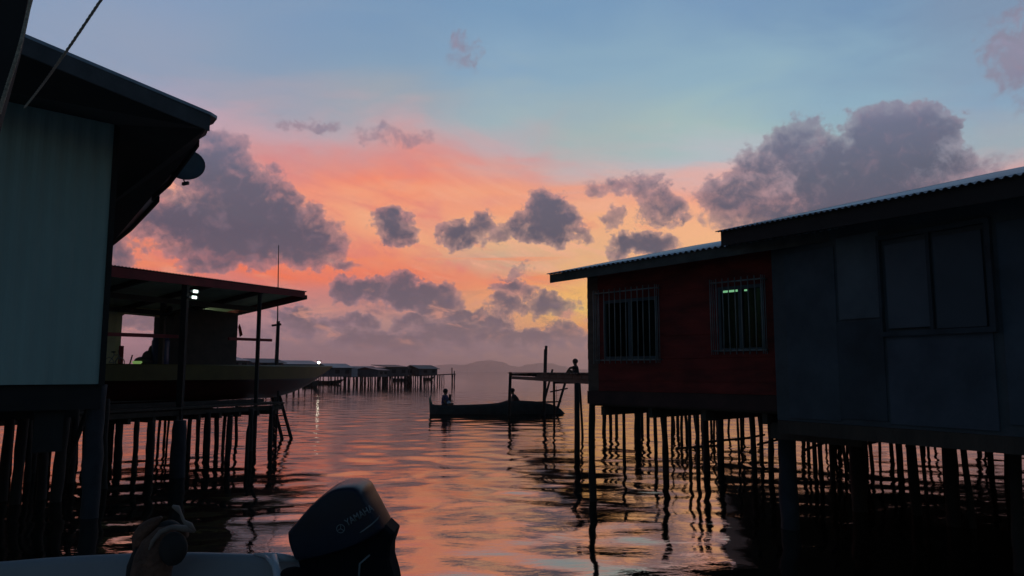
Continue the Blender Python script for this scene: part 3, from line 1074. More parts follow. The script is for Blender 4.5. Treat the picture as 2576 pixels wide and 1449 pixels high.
# under-floor beams and braces
mb = MB()
mb.obox(KW - et * 4.2 + V((0, 0, z_bot - .34)) + nt_ * .05, et * 4.25, nt_ * .12, (0, 0, .33))
mb.obox(KW - et * 4.2 + V((0, 0, z_bot - .52)) + nt_ * 1.5, et * 4.25, nt_ * .1, (0, 0, .5))
for k in range(7):
    mb.obox(KW - et * (4.0 - k * .62) + V((0, 0, z_bot - .20)) + nt_ * .2, et * .09, nt_ * 4.6, (0, 0, .18))
mb.obox(KW - et * 4.2 + V((0, 0, z_bot - .02)) + nt_ * .05, et * 4.2, sd * 14, (0, 0, .019))
mb.obox(KW - et * 8 + V((0, 0, z_bot - .045)) + nt_ * .3, et * 3.9, sd * 14, (0, 0, .019))
mb.obox(KW - et * 4.2 + V((0, 0, z_bot - .62)) + nt_ * 3.0, et * 4.0, nt_ * .1, (0, 0, .55))
for k in range(5):    # short hanging boards
    mb.obox(KW - et * (3.9 - k * .8) + V((0, 0, z_bot - random.uniform(.75, .95))) + nt_ * .18, et * random.uniform(.15, .45), nt_ * .03, (0, 0, .8))
mb.build('floor_frame', M['soffit'], ROOT3)
for (x, y, w, l) in [(6, 1260, 22, .01), (38, 1268, 24, .02), (68, 1200, 13, .02), (84, 1190, 12, .01), (101, 1255, 22, .02), (142, 1262, 26, .03), (180, 1215, 15, .0), (170, 1180, 10, .0), (24, 1180, 10, .0), (122, 1172, 8, .0)]:
    stilt_part(ROOT3, x, y, w, z_bot - .05, l)
for k in range(12):
    stilt_part(ROOT3, 6 + k * 19 + random.uniform(-8, 8), random.uniform(1150, 1225), random.uniform(6, 15), z_bot - .05, random.uniform(-.03, .05), kink=.05)
stilt_part(ROOT3, 225, 1305, 44, z_bot - .01, 0, material=M['concrete'], label='thick pale corner stilt', kink=0)
stilt_part(ROOT3, 258, 1230, 16, z_bot - .3, 0)
mb = MB(); q = W(168, 1225)
mb.tube([V((q.x - .05, q.y, .3)), V((q.x + .35, q.y, 1.55))], .045, 8); mb.build('brace', M['stilt'], ROOT3, smooth=True)

# satellite dish under the eave
dc = P(466, 420, 12.2)
R5 = thing('satellite_dish', dc, 'round dark satellite dish fixed under the roof edge of the teal house', 'satellite dish')
fw = V((.35, -.80, .35)).normalized()
rot = fw.to_track_quat('Z', 'Y').to_matrix()
mb = MB()
Rd = .31
vs, fs = [], []
for shell in (0, 1):
    for j in range(7):
        rr = Rd * j / 6
        for i in range(28):
            a = 2 * PI * i / 28
            vs.append(dc + rot @ V((rr * math.cos(a), rr * math.sin(a), .08 * (rr / Rd) ** 2 - .012 * shell)))
for shell in (0, 1):
    b0 = shell * 7 * 28
    for j in range(6):
        for i in range(28):
            i2 = (i + 1) % 28
            fs.append((b0 + j * 28 + i, b0 + j * 28 + i2, b0 + (j + 1) * 28 + i2, b0 + (j + 1) * 28 + i))
for i in range(28):
    i2 = (i + 1) % 28
    fs.append((6 * 28 + i, 6 * 28 + i2, 13 * 28 + i2, 13 * 28 + i))
mb.add(vs, fs)
mb.build('bowl', M['dish'], R5, smooth=True)
mb = MB(); a_ = dc + rot @ V((0, 0, -.02)); bpt = P(402, 476, 12.6)
mb.tube([a_, (a_ + bpt) / 2, bpt], .018, 8)
mb.tube([a_, a_ + V((-.25, .1, .35))], .022, 8)
mb.build('mounting_pole', M['dish'], R5, smooth=True)
mb = MB(); a2 = P(466, 462, 12.0); mb.tube([P(462, 452, 12.1), a2], .012, 6); mb.obox(a2 - V((.045, .03, .03)), (.10, 0, .02), (0, .06, 0), (0, 0, .045))
mb.build('receiver', M['fascia'], R5)

# ------------------------------------------------------------------ BOATHOUSE (mid left)
fL = P(262, 668, 16.3)
fR = P(770, 733, 22.0)
fL.z = 4.36
ef = V((fR.x - fL.x, fR.y - fL.y, 0)).normalized()
nf = V((-ef.y, ef.x, 0))     # away, to the left
F0 = V((fL.x, fL.y, 0))
LF = (V((fR.x, fR.y, 0)) - F0).length
ROOT4 = thing('boathouse', F0, 'open boathouse on stilts with a sloping red edged roof and lamp lit ceiling', 'boathouse')
zfr = fR.z
DP = 4.4
drop = -.14
runF = nf * DP + V((0, 0, DP * drop))
mb = MB()
mb.corrugated(fL - ef * 3, ef * (LF + 3.05) + V((0, 0, fR.z - fL.z)), runF, (0, 0, 1), .09, .012, .004)
mb.build('roof', M['roofrust'], ROOT4)
mb = MB()
fa = fL - ef * 3 - V((0, 0, .03))
fz = V((0, 0, .27))
fz2 = V((0, 0, .15))
mb.prism([fa, fa - fz, fR - ef * .04 - V((0, 0, .03)) - fz2, fR - ef * .04 - V((0, 0, .03))], nf * .03)
mb.prism([fR - ef * .04 - V((0, 0, .03)) + nf * .031, fR - ef * .04 - V((0, 0, .03)) - fz2 + nf * .031, fR - ef * .04 - V((0, 0, .18)) + runF, fR - ef * .04 - V((0, 0, .03)) + runF], -ef * .03)
mb.build('fascia', M['redtrim'], ROOT4)
mb = MB()
cz = V((0, 0, -.07))
mb.prism([fL - ef * 3 + nf * .05 + cz, fR - ef * .1 + nf * .05 + cz, fR - ef * .1 + runF * .97 + cz, fL - ef * 3 + runF * .97 + cz], V((0, 0, .02)))
mb.build('ceiling', M['ceil'], ROOT4)
mb = MB()
for k in range(5):
    s = -.5 + k * 1.75
    p = fL + ef * s + nf * .12 - V((0, 0, .2))
    mb.obox(p, ef * .08, runF * .95, (0, 0, .12))
for t in (.35, .68):
    p = fL - ef * 3 + runF * t - V((0, 0, .34))
    mb.obox(p, ef * (LF + 2.6), nf * .1, (0, 0, .13))
mb.build('roof_beams', M['darkwall'], ROOT4)


def onF(px, py, back=0.0):
    return PV(px, py, F0 + nf * back, ef)


ZD = 1.12
# deck
mb = MB()
d0 = onF(262, 1020, 0.0)
d1 = onF(716, 1008, 0.0)
dl = V((d0.x, d0.y, 0)); dr = V((d1.x, d1.y, 0))
Ld = (dr - dl).length
mb.obox(dl + V((0, 0, ZD - .02)) - ef * 8, ef * (Ld + 8), nf * 4.6, (0, 0, .05))
mb.build('deck', M['wood'], ROOT4)
mb = MB()
mb.beam(dl - ef * 8 + V((0, 0, ZD - .10)) + nf * .1, dr + V((0, 0, ZD - .11)) + nf * .1, .10, .12)
mb.beam(dl - ef * 2 + V((0, 0, ZD - .10)) + nf * 2.2, dr - ef * .6 + V((0, 0, ZD - .10)) + nf * 2.2, .10, .14)
for k in range(9):
    p = dl + ef * (k * (Ld - .3) / 8) + V((0, 0, ZD - .24))
    mb.beam(p + nf * .02, p + nf * 4.4, .08, .12)
mb.build('deck_beams', M['wood'], ROOT4)
# dark rubbish boards closing the space under the boat
mb = MB()
b0 = onF(262, 990, .5); b1 = onF(690, 990, .5)
bl = V((b0.x, b0.y, 0)); Lb = (V((b1.x, b1.y, 0)) - bl).length
plank_wall(mb, bl - ef * 6, ef, Lb + 5.6, ZD + .04, lambda s: ZD + .34 - .02 * s, nf, ph=.14)
mb.build('side_boards', M['darkwall'], ROOT4)
# cabin box
mb = MB()
ca = onF(412, 760, 2.75); cb_ = onF(600, 760, 2.75)
cl = V((ca.x, ca.y, 0)); Lc = (V((cb_.x, cb_.y, 0)) - cl).length
zc = cb_.z + .05
sc1 = (V((onF(468, 800, 2.75).x, onF(468, 800, 2.75).y, 0)) - cl).length
plank_wall(mb, cl + ef * sc1, ef, Lc - sc1, ZD + .03, lambda s: 3.86 - .02 * s, nf, ph=.2)
plank_wall(mb, cl + ef * (Lc + .0) + nf * .05, nf, 1.3, ZD + .03, lambda s: 3.84 - .12 * s, -ef, ph=.2)
plank_wall(mb, cl + ef * sc1 + nf * .05, nf, 1.3, ZD + .03, lambda s: 3.84 - .12 * s, ef, ph=.2)
mb.build('cabin_wall', M['darkwall'], ROOT4)
# front pillar, sloped post, rails
def vpost(px0, py0, pyb, back, w, m, name='post', ztop=None, lean=0):
    t = onF(px0, py0, back)
    if ztop is None: ztop = t.z
    r = w * t.y / F / 2
    mb = MB().beam(V((t.x, t.y, pyb)), V((t.x + lean, t.y, ztop)), 2 * r, 2 * r, up=(0, 1, 0))
    return mb.build(name, m, ROOT4)


vpost(466, 745, -.8, .1, 14, M['soffit'], 'pillar', 4.15)
vpost(653, 760, -.8, .1, 8, M['soffit'], 'post', 4.18)
vpost(288, 800, ZD, 3.6, 26, M['cream'], 'pillar', 3.72)
mb = MB(); a = onF(270, 772, 3.62); b = onF(412, 786, 3.62)
mb.beam(a - ef * .5, b + ef * .2, .10, .30); mb.build('arch_beam', M['cream'], ROOT4)
mb = MB(); mb.prism([onF(300, 784, 3.5), onF(322, 785, 3.5), onF(312, 792, 3.5), onF(300, 799, 3.5)], nf * .06); mb.build('bracket', M['cream'], ROOT4)
mb = MB(); a = onF(275, 841, .3); b = onF(412, 845, .3); mb.beam(a - ef * .3, b + ef * .4, .06, .085)
mb.build('rail', M['redtrim'], ROOT4)
mb = MB(); a = onF(597, 853, .22); b = onF(683, 856, .22); mb.beam(a - ef * .3, b, .05, .075); mb.build('rail', M['redtrim'], ROOT4)
mb = MB(); a = onF(411, 780, 2.4); mb.beam(V((a.x, a.y, ZD)), V((a.x, a.y, 3.9)), .12, .12, up=(0, 1, 0)); mb.build('post', M['darkwall'], ROOT4)
mb = MB(); a = onF(304, 900, 3.2); t = onF(304, 870, 3.2); mb.beam(V((a.x, a.y, ZD)), V((a.x, a.y, t.z)), .09, .09, up=(0, 1, 0)); mb.build('post', M['redtrim'], ROOT4)
for (x, y, w, l) in [(296, 1160, 20, 0), (268, 1150, 8, 0), (281, 1150, 7, 0), (337, 1185, 13, 0), (375, 1195, 20, 0), (397, 1135, 7, .02), (411, 1118, 7, .03), (474, 1140, 11, 0), (495, 1130, 9, 0),
                     (520, 1145, 12, 0), (543, 1125, 12, 0), (572, 1160, 14, 0), (594, 1108, 8, 0)]:
    stilt_part(ROOT4, x, y, w, ZD - .1, l + random.uniform(-.01, .01))
for k in range(9):
    stilt_part(ROOT4, 275 + k * 36 + random.uniform(-12, 12), random.uniform(1105, 1135), random.uniform(5, 9), ZD - .1, random.uniform(-.03, .03), kink=.05)
for (x, y, w) in [(447, 1200, 34), (629, 1135, 13), (679, 1120, 11)]:
    stilt_part(ROOT4, x, y, w, ZD - .05, 0, material=M['concrete'] if w > 30 else None)
q = W(619, 1180)
mb = MB(); mb.tube([V((q.x, q.y, -.6)), V((q.x + .01, q.y, .75)), V((q.x + .02, q.y, .9))], [.045, .04, .02], 8)
o = mb.build('mooring_post', M['stilt'], None, smooth=True); tag(o, 'short broken post standing in the water before the boathouse', 'post')

# two lit tube fittings under the roof
for (x, y, lb) in ((488, 733, 'upper of the two bright white lamps under the boathouse roof'), (485, 748, 'lower of the two bright white lamps under the boathouse roof')):
    c = onF(x, y, .02) - nf * .09
    t = thing('ceiling_lamp', c, lb, 'lamp', 'lamps under the boathouse roof')
    mb = MB(); mb.obox(c - ef * .08 - V((0, 0, .04)), ef * .13, nf * .03, (0, 0, .07)); mb.build('diffuser', M['lamp'], t, bevel=.008)
    mb = MB(); mb.obox(c - ef * .17 - V((0, 0, .03)) + nf * .032, ef * .30, nf * .04, (0, 0, .05)); mb.build('housing', M['fascia'], t)
# unseen lamps added behind the cabin to light the ceiling and pillar
for (x, y, bk, lb) in ((505, 775, 3.6, 'unseen added tube lamp behind the dark cabin lighting the cream pillar'), (582, 768, 3.5, 'unseen added tube lamp at the far corner of the dark cabin lighting the pale ceiling')):
    c = onF(x, y, bk)
    c.z = 3.55
    t = thing('ceiling_lamp', c, lb, 'lamp')
    MB().tube([c - ef * .2, c + ef * .2], .015, 8).build('tube', emit('hidden_tube', (.85, 1, .60), 80.0), t, smooth=True)
    mb = MB(); mb.obox(c - ef * .22 + V((0, 0, .02)) - nf * .02, ef * .44, nf * .04, (0, 0, .02)); mb.build('housing', M['fascia'], t)

# drum, cloth, glowing basin, bicycle, clutter
c = onF(402, 912, 3.0)
t = thing('plastic_drum', V((c.x, c.y, ZD + .03)), 'tall blue plastic drum beside the dark cabin in the boathouse', 'drum')
zt = onF(402, 852, 3.0).z
zb = ZD + .03
rd = .235
mb = MB(); mb.tube([V((c.x, c.y, zb + (zt - zb) * k)) for k in (0, .04, .3, .33, .36, .64, .67, .7, .96, 1)], [rd * .9, rd, rd, rd * 1.06, rd, rd, rd * 1.06, rd, rd, rd * .85], 20)
mb.build('body', M['blue'], t, smooth=True)
mb = MB(); mb.tube([V((c.x, c.y, zt)), V((c.x, c.y, zt + .035))], rd * .9, 20); mb.build('lid', M['blue'], t)
cc = onF(603, 815, 2.7)
mb = MB(); mb.prism([cc, cc + V((.05, 0, -.12)), cc + V((.10, .02, -.34)), cc + V((.02, .02, -.40)), cc + V((-.03, 0, -.1))], nf * .02)
tag(mb.build('hanging_cloth', M['clothred']), 'small red cloth hanging at the edge of the dark cabin', 'cloth')
c = onF(345, 911, 2.9)
t = thing('basin', c, 'green basin with an added glow on the boathouse floor below the opening', 'basin')
mb = MB(); mb.tube([c - V((0, 0, .05)), c, c + V((0, 0, .03))], [.09, .13, .11], 18); mb.build('bowl', M['basinglow'], t, smooth=True)  # no lamp here: the basin's lit look is put in as emission
# motorcycle / bicycle leaning at the left pillar
bc = onF(288, 912, 3.1)
t = thing('bicycle', V((bc.x, bc.y, bc.z - .25)), 'pale small bicycle leaning by the cream pillar of the boathouse', 'bicycle')
for dx in (-.16, .16):
    mb = MB(); cc = bc + ef * dx
    mb.tube([cc + ef * (.13 * math.cos(a)) + V((0, 0, .13 * math.sin(a))) for a in [2 * PI * k / 18 for k in range(19)]], .012, 6, cap=False); mb.build('wheel', M['bars'], t, smooth=True)
mb = MB()
for a, b in ((V((-.16, 0, 0)), V((-.02, 0, .2))), (V((-.02, 0, .2)), V((.12, 0, .2))), (V((.12, 0, .2)), V((.16, 0, 0))), (V((-.16, 0, 0)), V((.0, 0, 0))), (V((0, 0, 0)), V((.12, 0, .2))), (V((.11, 0, .2)), V((.09, 0, .33))), (V((-.02, 0, .2)), V((-.04, 0, .27)))):
    mb.tube([bc + ef * a.x + V((0, 0, a.z)), bc + ef * b.x + V((0, 0, b.z))], .011, 6)
mb.build('frame', M['bars'], t, smooth=True)
mb = MB(); s = bc + ef * -.05 + V((0, 0, .28)); mb.ellipsoid(s, .07, .03, .02); mb.build('saddle', M['leatherdark'], t, smooth=True)
# heap of bags by the drum
hp = onF(372, 905, 1.6)
mb = MB()
for (x, y, rx, rz) in ((358, 908, .22, .12), (372, 900, .16, .2), (382, 890, .1, .25), (366, 912, .25, .1)):
    mb.ellipsoid(onF(x, y, 3.2), rx, .15, rz)
tag(mb.build('sack_pile', M['clothgrey'], smooth=True), 'grey heap of sacks beside the blue drum', 'sacks')
mb = MB(); a = onF(323, 905, 2.6); b = onF(333, 893, 2.6); mb.tube([a - V((0, 0, .3)), b], .018, 6)
tag(mb.build('leaning_stick', M['stilt']), 'thin stick leaning behind the boathouse railing', 'stick')
# things hanging in front of the small bright gap
mb = MB()
for k in range(6):
    c = onF(424 + random.uniform(-9, 12), 790 + random.uniform(-12, 16), 2.3)
    mb.ellipsoid(c, random.uniform(.05, .12), .06, random.uniform(.04, .10))
tag(mb.build('hanging_plants', M['leatherdark'], smooth=True), 'dark bundle hanging under the roof left of the cabin', 'bundle')

# ------------------------------------------------------------------ big boat hauled up in the boathouse
def boat_hull(stern, bow, beam_w, depth, sheer_b, sheer_s, nst=24, tuck=.35, flare=.7, bow_over=.18, fullbow=1.0):
    """returns list of station rings (port sheer .. keel .. starboard sheer)"""
    ax = bow - stern
    L = ax.length
    ax = ax.normalized()
    sd_ = V((ax.y, -ax.x, 0)).normalized()
    rings = []
    for i in range(nst + 1):
        t = i / nst
        w = beam_w / 2 * min(1, (0.78 + .5 * t) if t < .45 else 1.0) * (1 - max(0, (t - .5) / .5) ** 2.2 * fullbow)
        w = max(w, .015)
        zs = sheer_s * max(0, (.3 - t) / .3) ** 2 + sheer_b * max(0, (t - .45) / .55) ** 2
        kz = -depth + (depth + sheer_b) * max(0, (t - (1 - bow_over)) / bow_over) ** 1.7 * .97
        c = stern + ax * (L * t)
        ring = []
        for u in (-1, -.92, -.75, -.5, -.25, 0, .25, .5, .75, .92, 1):
            au = abs(u)
            yy = w * math.copysign(min(1, (au ** .8)) * (flare + (1 - flare) * au), u)
            z = kz + (zs - kz) * (au ** 2.2)
            ring.append(c + sd_ * yy + V((0, 0, z)))
        rings.append(ring)
    return rings, ax, sd_


def hull_mesh(mb, rings):
    n = len(rings[0])
    vs = [p for r in rings for p in r]
    fs = []
    for i in range(len(rings) - 1):
        for k in range(n - 1):
            fs.append((i * n + k, i * n + k + 1, (i + 1) * n + k + 1, (i + 1) * n + k))
    fs.append(tuple(range(n)))
    mb.add(vs, fs)


bow = P(834, 920, 25.5)
stern = bow - V((ef.x, ef.y, 0)) * 9.5
stern.z = bow.z = 2.16
rings, ax, sdv = boat_hull(stern, bow, 1.9, .95, .02, .0, bow_over=.30, flare=.8)
TB = thing('hauled_boat', V((stern.x, stern.y, ZD)), 'long boat with a yellow topside stripe and red hull hauled up in the boathouse', 'boat')
lowr = [r for r in rings]
mb = MB()
# red lower hull
cut = .36
low = []
upr = []
for r in rings:
    zt = r[0].z; zk = r[5].z
    zcut = zt - min(cut, (zt - zk) * .5)
    low.append([V((p.x, p.y, min(p.z, zcut))) for p in r])
    upr.append((r, zcut))
hull_mesh(mb, low)
mb.build('hull', M['redhull'], TB, smooth=True)
mb = MB()
for side in (0, -1):
    vs, fs = [], []
    for (r, zc_) in upr:
        p = r[side]
        o = sdv * (.012 if side else -.012)
        vs += [V((p.x, p.y, zc_ - .01)) + o * 2, V((p.x, p.y, p.z)) + o * 3, V((p.x, p.y, p.z + .03)) - o * 1, V((p.x, p.y, zc_)) - o * 3]
    for i in range(len(upr) - 1):
        for k in range(4):
            k2 = (k + 1) % 4
            fs.append((i * 4 + k, i * 4 + k2, (i + 1) * 4 + k2, (i + 1) * 4 + k))
    mb.add(vs, fs)
mb.build('topside', M['yellow'], TB, smooth=False)
mb = MB()
vs = [r[0] + V((0, 0, -.02)) for r, z in upr] + [r[-1] + V((0, 0, -.02)) for r, z in upr]
n = len(upr)
mb.add(vs, [(i, i + 1, n + i + 1, n + i) for i in range(n - 1)])
mb.build('foredeck', M['yellow'], TB)

# trestle and ladder under the bow
def plain(name, mb_, m, label, cat, group=None, smooth=False):
    return tag(mb_.build(name, m, None, smooth=smooth), label, cat, group)


r_ = W(735, 1103)
t = thing('ladder', r_, 'leaning wooden ladder going down into the water at the boathouse end', 'ladder')
yl = r_.y
for (x0, y0, x1, y1) in ((700, 985, 733, 1104), (683, 992, 709, 1102)):
    a = P(x0, y0, yl + .4); b = P(x1, y1, yl)
    b2 = b + (b - a).normalized() * .5
    MB().tube([a, (a + b) / 2, b2], [.05, .05, .055], 8).build('rail', M['stilt'], t, smooth=True)
for k in range(4):
    f = .28 + k * .22
    a = P(700, 985, yl + .4).lerp(P(733, 1104, yl), f); b = P(683, 992, yl + .4).lerp(P(709, 1102, yl), f)
    MB().tube([a, b], .02, 6).build('rung', M['stilt'], t, smooth=True)
b0 = W(693, 1112)
mb = MB().tube([V((b0.x, b0.y, -.5)), V((b0.x + .03, b0.y, 1.45))], .03, 8)
plain('mooring_post', mb, M['stilt'], 'thin post between the ladder and the last boathouse stilt', 'post', smooth=True)

# mast with whip aerial behind the boathouse
mA = P(697, 960, 34)
t = thing('antenna_mast', V((mA.x, mA.y, 0)), 'wooden mast with a short cross arm and a long thin whip aerial', 'mast')
top_ = P(697, 808, 34)
MB().tube([V((mA.x - .08, mA.y, -.8)), V((mA.x - .04, mA.y, top_.z))], [.11, .08], 8).build('pole', M['stilt'], t, smooth=True)
MB().tube([P(684, 819, 34), P(707, 816, 34)], .05, 6).build('cross_arm', M['stilt'], t, smooth=True)
MB().tube([P(697, 880, 33.9), P(699, 760, 33.9), P(701, 617, 33.9)], [.04, .03, .018], 6).build('aerial', M['stilt'], t, smooth=True)

# ------------------------------------------------------------------ FAR VILLAGE
def far_house(x0, x1, ytop, yeave, yfloor, Y, roofm, wallm, label, nst=5, ybase=None, gable=True, extra=None):
    a = P(x0, yfloor, Y); b = P(x1, yfloor, Y + 3)
    e = V((b.x - a.x, b.y - a.y, 0)); L = e.length; e.normalize()
    n_ = V((-e.y, e.x, 0))
    o = V((a.x, a.y, 0))
    zf, ze, zt = a.z, P(x0, yeave, Y).z, P(x0, ytop, Y).z
    t = thing('stilt_house', o, label, 'house', 'houses on stilts across the water')
    dp = 4.5
    mb = MB()
    mb.obox(o + V((0, 0, zf)), e * L, n_ * dp, (0, 0, ze - zf))
    if gable:
        mb.prism([o + V((0, 0, ze)) + e * L, o + V((0, 0, ze)) + e * L + n_ * dp, o + V((0, 0, zt - .08)) + e * L + n_ * dp / 2], -e * .1)
    mb.build('wall', wallm, t)
    mb = MB()
    ov = .35
    if gable:
        for sgn, base in ((1, o - n_ * ov), (-1, o + n_ * (dp + ov))):
            ridge = o + n_ * dp / 2 + V((0, 0, zt))
            q = [base + V((0, 0, ze - .12)) - e * ov, base + V((0, 0, ze - .12)) + e * (L + ov), ridge + e * (L + ov), ridge - e * ov]
            mb.prism(q, V((0, 0, .07)))
    else:
        q = [o - n_ * ov - e * ov + V((0, 0, ze)), o - n_ * ov + e * (L + ov) + V((0, 0, ze)), o + n_ * dp + e * (L + ov) + V((0, 0, zt)), o + n_ * dp - e * ov + V((0, 0, zt))]
        mb.prism(q, V((0, 0, .08)))
    mb.build('roof', roofm, t)
    mb = MB()
    for k in range(2):
        s = L * (.25 + .45 * k)
        mb.obox(o + e * s + V((0, 0, zf + (ze - zf) * .35)) - n_ * .03, e * .8, n_ * .028, (0, 0, (ze - zf) * .4))
        w = mb.build('window', M['soffit'], t); mb = MB()
    if extra: extra(t, o, e, n_, L, zf, ze)
    for k in range(nst):
        for dd in (0.2, dp - .4):
            s = L * (k + .5 + random.uniform(-.2, .2)) / nst
            p = o + e * s + n_ * dd
            MB().tube([V((p.x, p.y, -.5)), V((p.x + random.uniform(-.1, .1), p.y, zf))], random.uniform(.08, .13), 6).build('stilt', M['stilt'], t, smooth=True)
    return t


def porch(t, o, e, n_, L, zf, ze):
    mb = MB(); mb.obox(o + e * (L + .02) + V((0, 0, zf)) + n_ * .2, e * 1.3, n_ * 3, (0, 0, (ze - zf) * .95)); mb.build('porch_wall', M['farwallp'], t)


far_house(575, 622, 897, 905, 930, 88, M['roofpale'], M['farwall'], 'far house roof with pale blue zinc just right of the dark cabin', 4)
far_house(638, 712, 902, 911, 932, 96, M['roofrust'], M['farwall'], 'far long rusty hipped roof behind the antenna mast', 5)
far_house(716, 796, 907, 915, 936, 100, M['roofpale'], M['farwall'], 'far pale zinc roof just left of the bright floodlight', 5)
far_house(829, 884, 915, 924, 948, 118, M['roofpale'], M['farwall'], 'far pale roofed house with a white porch right of the boat bow', 6, extra=porch)
far_house(897, 952, 922, 929, 944, 128, M['roofdark'], M['farwall'], 'low far house with a dull blue roof between taller houses', 6)
far_house(950, 974, 925, 930, 948, 124, M['roofdark'], M['farwall'], 'narrow low dark far house beside the tallest roof', 4)
far_house(972, 1026, 918, 924, 946, 130, M['roofrust'], M['farwall'], 'tallest dark far house with a flat brown roof', 6, gable=False)
far_house(1020, 1036, 922, 927, 944, 134, M['roofdark'], M['farwall'], 'small dark annex at the right of the tallest far house', 3, gable=False)
far_house(1054, 1100, 919, 927, 944, 136, M['roofrust'], M['farwall'], 'last far house by the plank jetty with a faded sagging roof', 5)
# far walkway with end posts
a = P(868, 948, 122); b = P(1054, 945, 138); c = P(1143, 941, 142)
t = thing('jetty', V((a.x, a.y, 0)), 'thin far walkway on many posts linking the houses and ending in open water', 'jetty')
mb = MB(); mb.beam(a, b, 1.0, .16); mb.beam(b, c, 1.0, .16); mb.build('deck', M['wood'], t)
for k in range(46):
    f = k / 45
    p = a.lerp(b, f / .7) if f < .7 else b.lerp(c, (f - .7) / .3)
    p = p + V((0, random.choice((-.4, .4, 1.5)), 0))
    if random.random() < .12: continue
    MB().tube([V((p.x, p.y, -.5)), V((p.x + random.uniform(-.15, .15), p.y, p.z))], random.uniform(.06, .14), 6).build('post', M['stilt'], t, smooth=True)
for x, tp in ((1137, 925), (1143, 933)):
    p = P(x, 945, 142); q = P(x, tp, 142)
    MB().tube([V((p.x, p.y, -.5)), q], .10, 6).build('post', M['stilt'], t, smooth=True)


def small_boat(px, py, lpx, label, h=.5, m=None):
    c = W(px, py)
    L = lpx * c.y / F
    rg, ax_, sd2 = boat_hull(V((c.x - L / 2, c.y, h)), V((c.x + L / 2, c.y + .6, h)), 1.2, h + .15, .35, .1, nst=12, bow_over=.25)
    t = thing('rowing_boat', V((c.x, c.y, 0)), label, 'boat', 'small boats moored at the far houses')
    mb = MB(); hull_mesh(mb, rg); o = mb.build('hull', m or M['canoe'], t, smooth=True)
    s_ = o.modifiers.new('s', 'SOLIDIFY'); s_.thickness = .04
    mb = MB(); cc = rg[5][5]; mb.obox(V((c.x - .1, c.y - .5, h - .12)), (.25, 0, 0), (0, 1.0, 0), (0, 0, .04)); mb.build('seat', M['wood'], t)


small_boat(825, 966, 78, 'low dark boat moored below the pale roofed far house')
small_boat(1010, 958, 46, 'dark boat moored under the tallest far house')
small_boat(1078, 956, 26, 'tiny dark boat moored under the last far house')
small_boat(780, 972, 40, 'dark boat under the bright floodlight', .6)

# floodlight
fp = P(802, 912, 92)
t = thing('floodlight', V((fp.x, fp.y, 0)), 'bright white floodlight on a pole at the far houses', 'lamp')
MB().ellipsoid(fp, .16, .10, .15).build('bulb', M['flood'], t, smooth=True)
MB().tube([V((fp.x, fp.y + .2, -.5)), V((fp.x, fp.y + .2, fp.z))], .06, 6).build('pole', M['stilt'], t)
mb = MB(); mb.obox(fp + V((-.28, -.02, .2)), (.56, 0, 0), (0, .25, 0), (0, 0, .06)); mb.build('hood', M['soffit'], t)

# ------------------------------------------------------------------ JETTY beside the red house
JZ = 1.97
jn = Pz(1283, 943.5, JZ)
nearL = P(1283, 944, 34.2)
nearR = P(1486, 944, 19.5); nearR.z = 0
jl = V((nearL.x, nearL.y, 0))
je = (nearR - jl).normalized(); jL = (nearR - jl).length
jn_ = V((-je.y, je.x, 0))
if jn_.x < 0: jn_ = -jn_
t = thing('jetty', jl, 'narrow plank jetty on leaning posts running out from the red house', 'jetty')
mb = MB()
nb_ = 52
for k in range(nb_):
    s = jL * k / nb_
    if k in (3, 4, 9, 14): continue
    w = jL / nb_ * .9
    mb.obox(jl + je * s + V((0, 0, JZ - .03 + random.uniform(-.006, .006))) - jn_ * random.uniform(.0, .12), je * w, jn_ * (2.3 if s > jL * .35 else 1.4), (0, 0, .03))
wk = jl + je * (jL * .42)
for k in range(22):
    mb.obox(wk + V((2.5 + k * .27, .1 + random.uniform(-.05, .05), JZ - .035)), (.25, .02, 0), (0, 1.5, 0), (0, 0, .03))
mb.build('deck', M['wood'], t)
mb = MB()
for off in (.1, 1.5): mb.beam(wk + V((2.7, off, JZ - .27)), wk + V((8.4, off + .2, JZ - .27)), .06, .44)
for off in (.12, 1.2):
    mb.beam(jl + jn_ * off + V((0, 0, JZ - .23)), jl + je * jL + jn_ * off + V((0, 0, JZ - .23)), .08, .13)
mb.beam(jl + je * (jL * .45) + jn_ * .06 + V((0, 0, JZ - .10)), jl + je * jL + jn_ * .06 + V((0, 0, JZ - .10)), .06, .12)
for k in range(14):
    s = jL * k / 13
    mb.beam(jl + je * s + jn_ * .02 + V((0, 0, JZ - .095)), jl + je * s + jn_ * 1.3 + V((0, 0, JZ - .095)), .08, .10)
mb.build('beams', M['wood'], t)
s3_ = P(1449, 942.5, 31.0)
mb = MB(); mb.obox(V((s3_.x - 1.1, 30.4, JZ - .34)), (1.9, 0, 0), (0, 1.2, 0), (0, 0, .04)); mb.build('landing_step', M['wood'], t)
mb = MB()
for dx_ in (-.9, .7): mb.tube([V((s3_.x + dx_, 31.2, -.8)), V((s3_.x + dx_, 31.2, JZ - .34))], .05, 8)
mb.tube([V((s3_.x - .9, 31.2, JZ - .42)), V((s3_.x + .7, 31.2, JZ - .42))], .04, 6)
mb.build('landing_frame', M['stilt'], t, smooth=True)


def jpost(x0, y0, x1, y1, Y, w, name='post'):
    a = P(x0, y0, Y); b = P(x1, y1, Y)
    d_ = (b - a) / max(1e-6, (a.z - b.z))
    b = b + d_ * (b.z + .8)
    r = w * Y / F / 2
    MB().tube([b, a.lerp(b, .5) + V((.01, 0, 0)), a], [r * 1.08, r, r * .92], 9).build(name, M['stilt'], t, smooth=True)


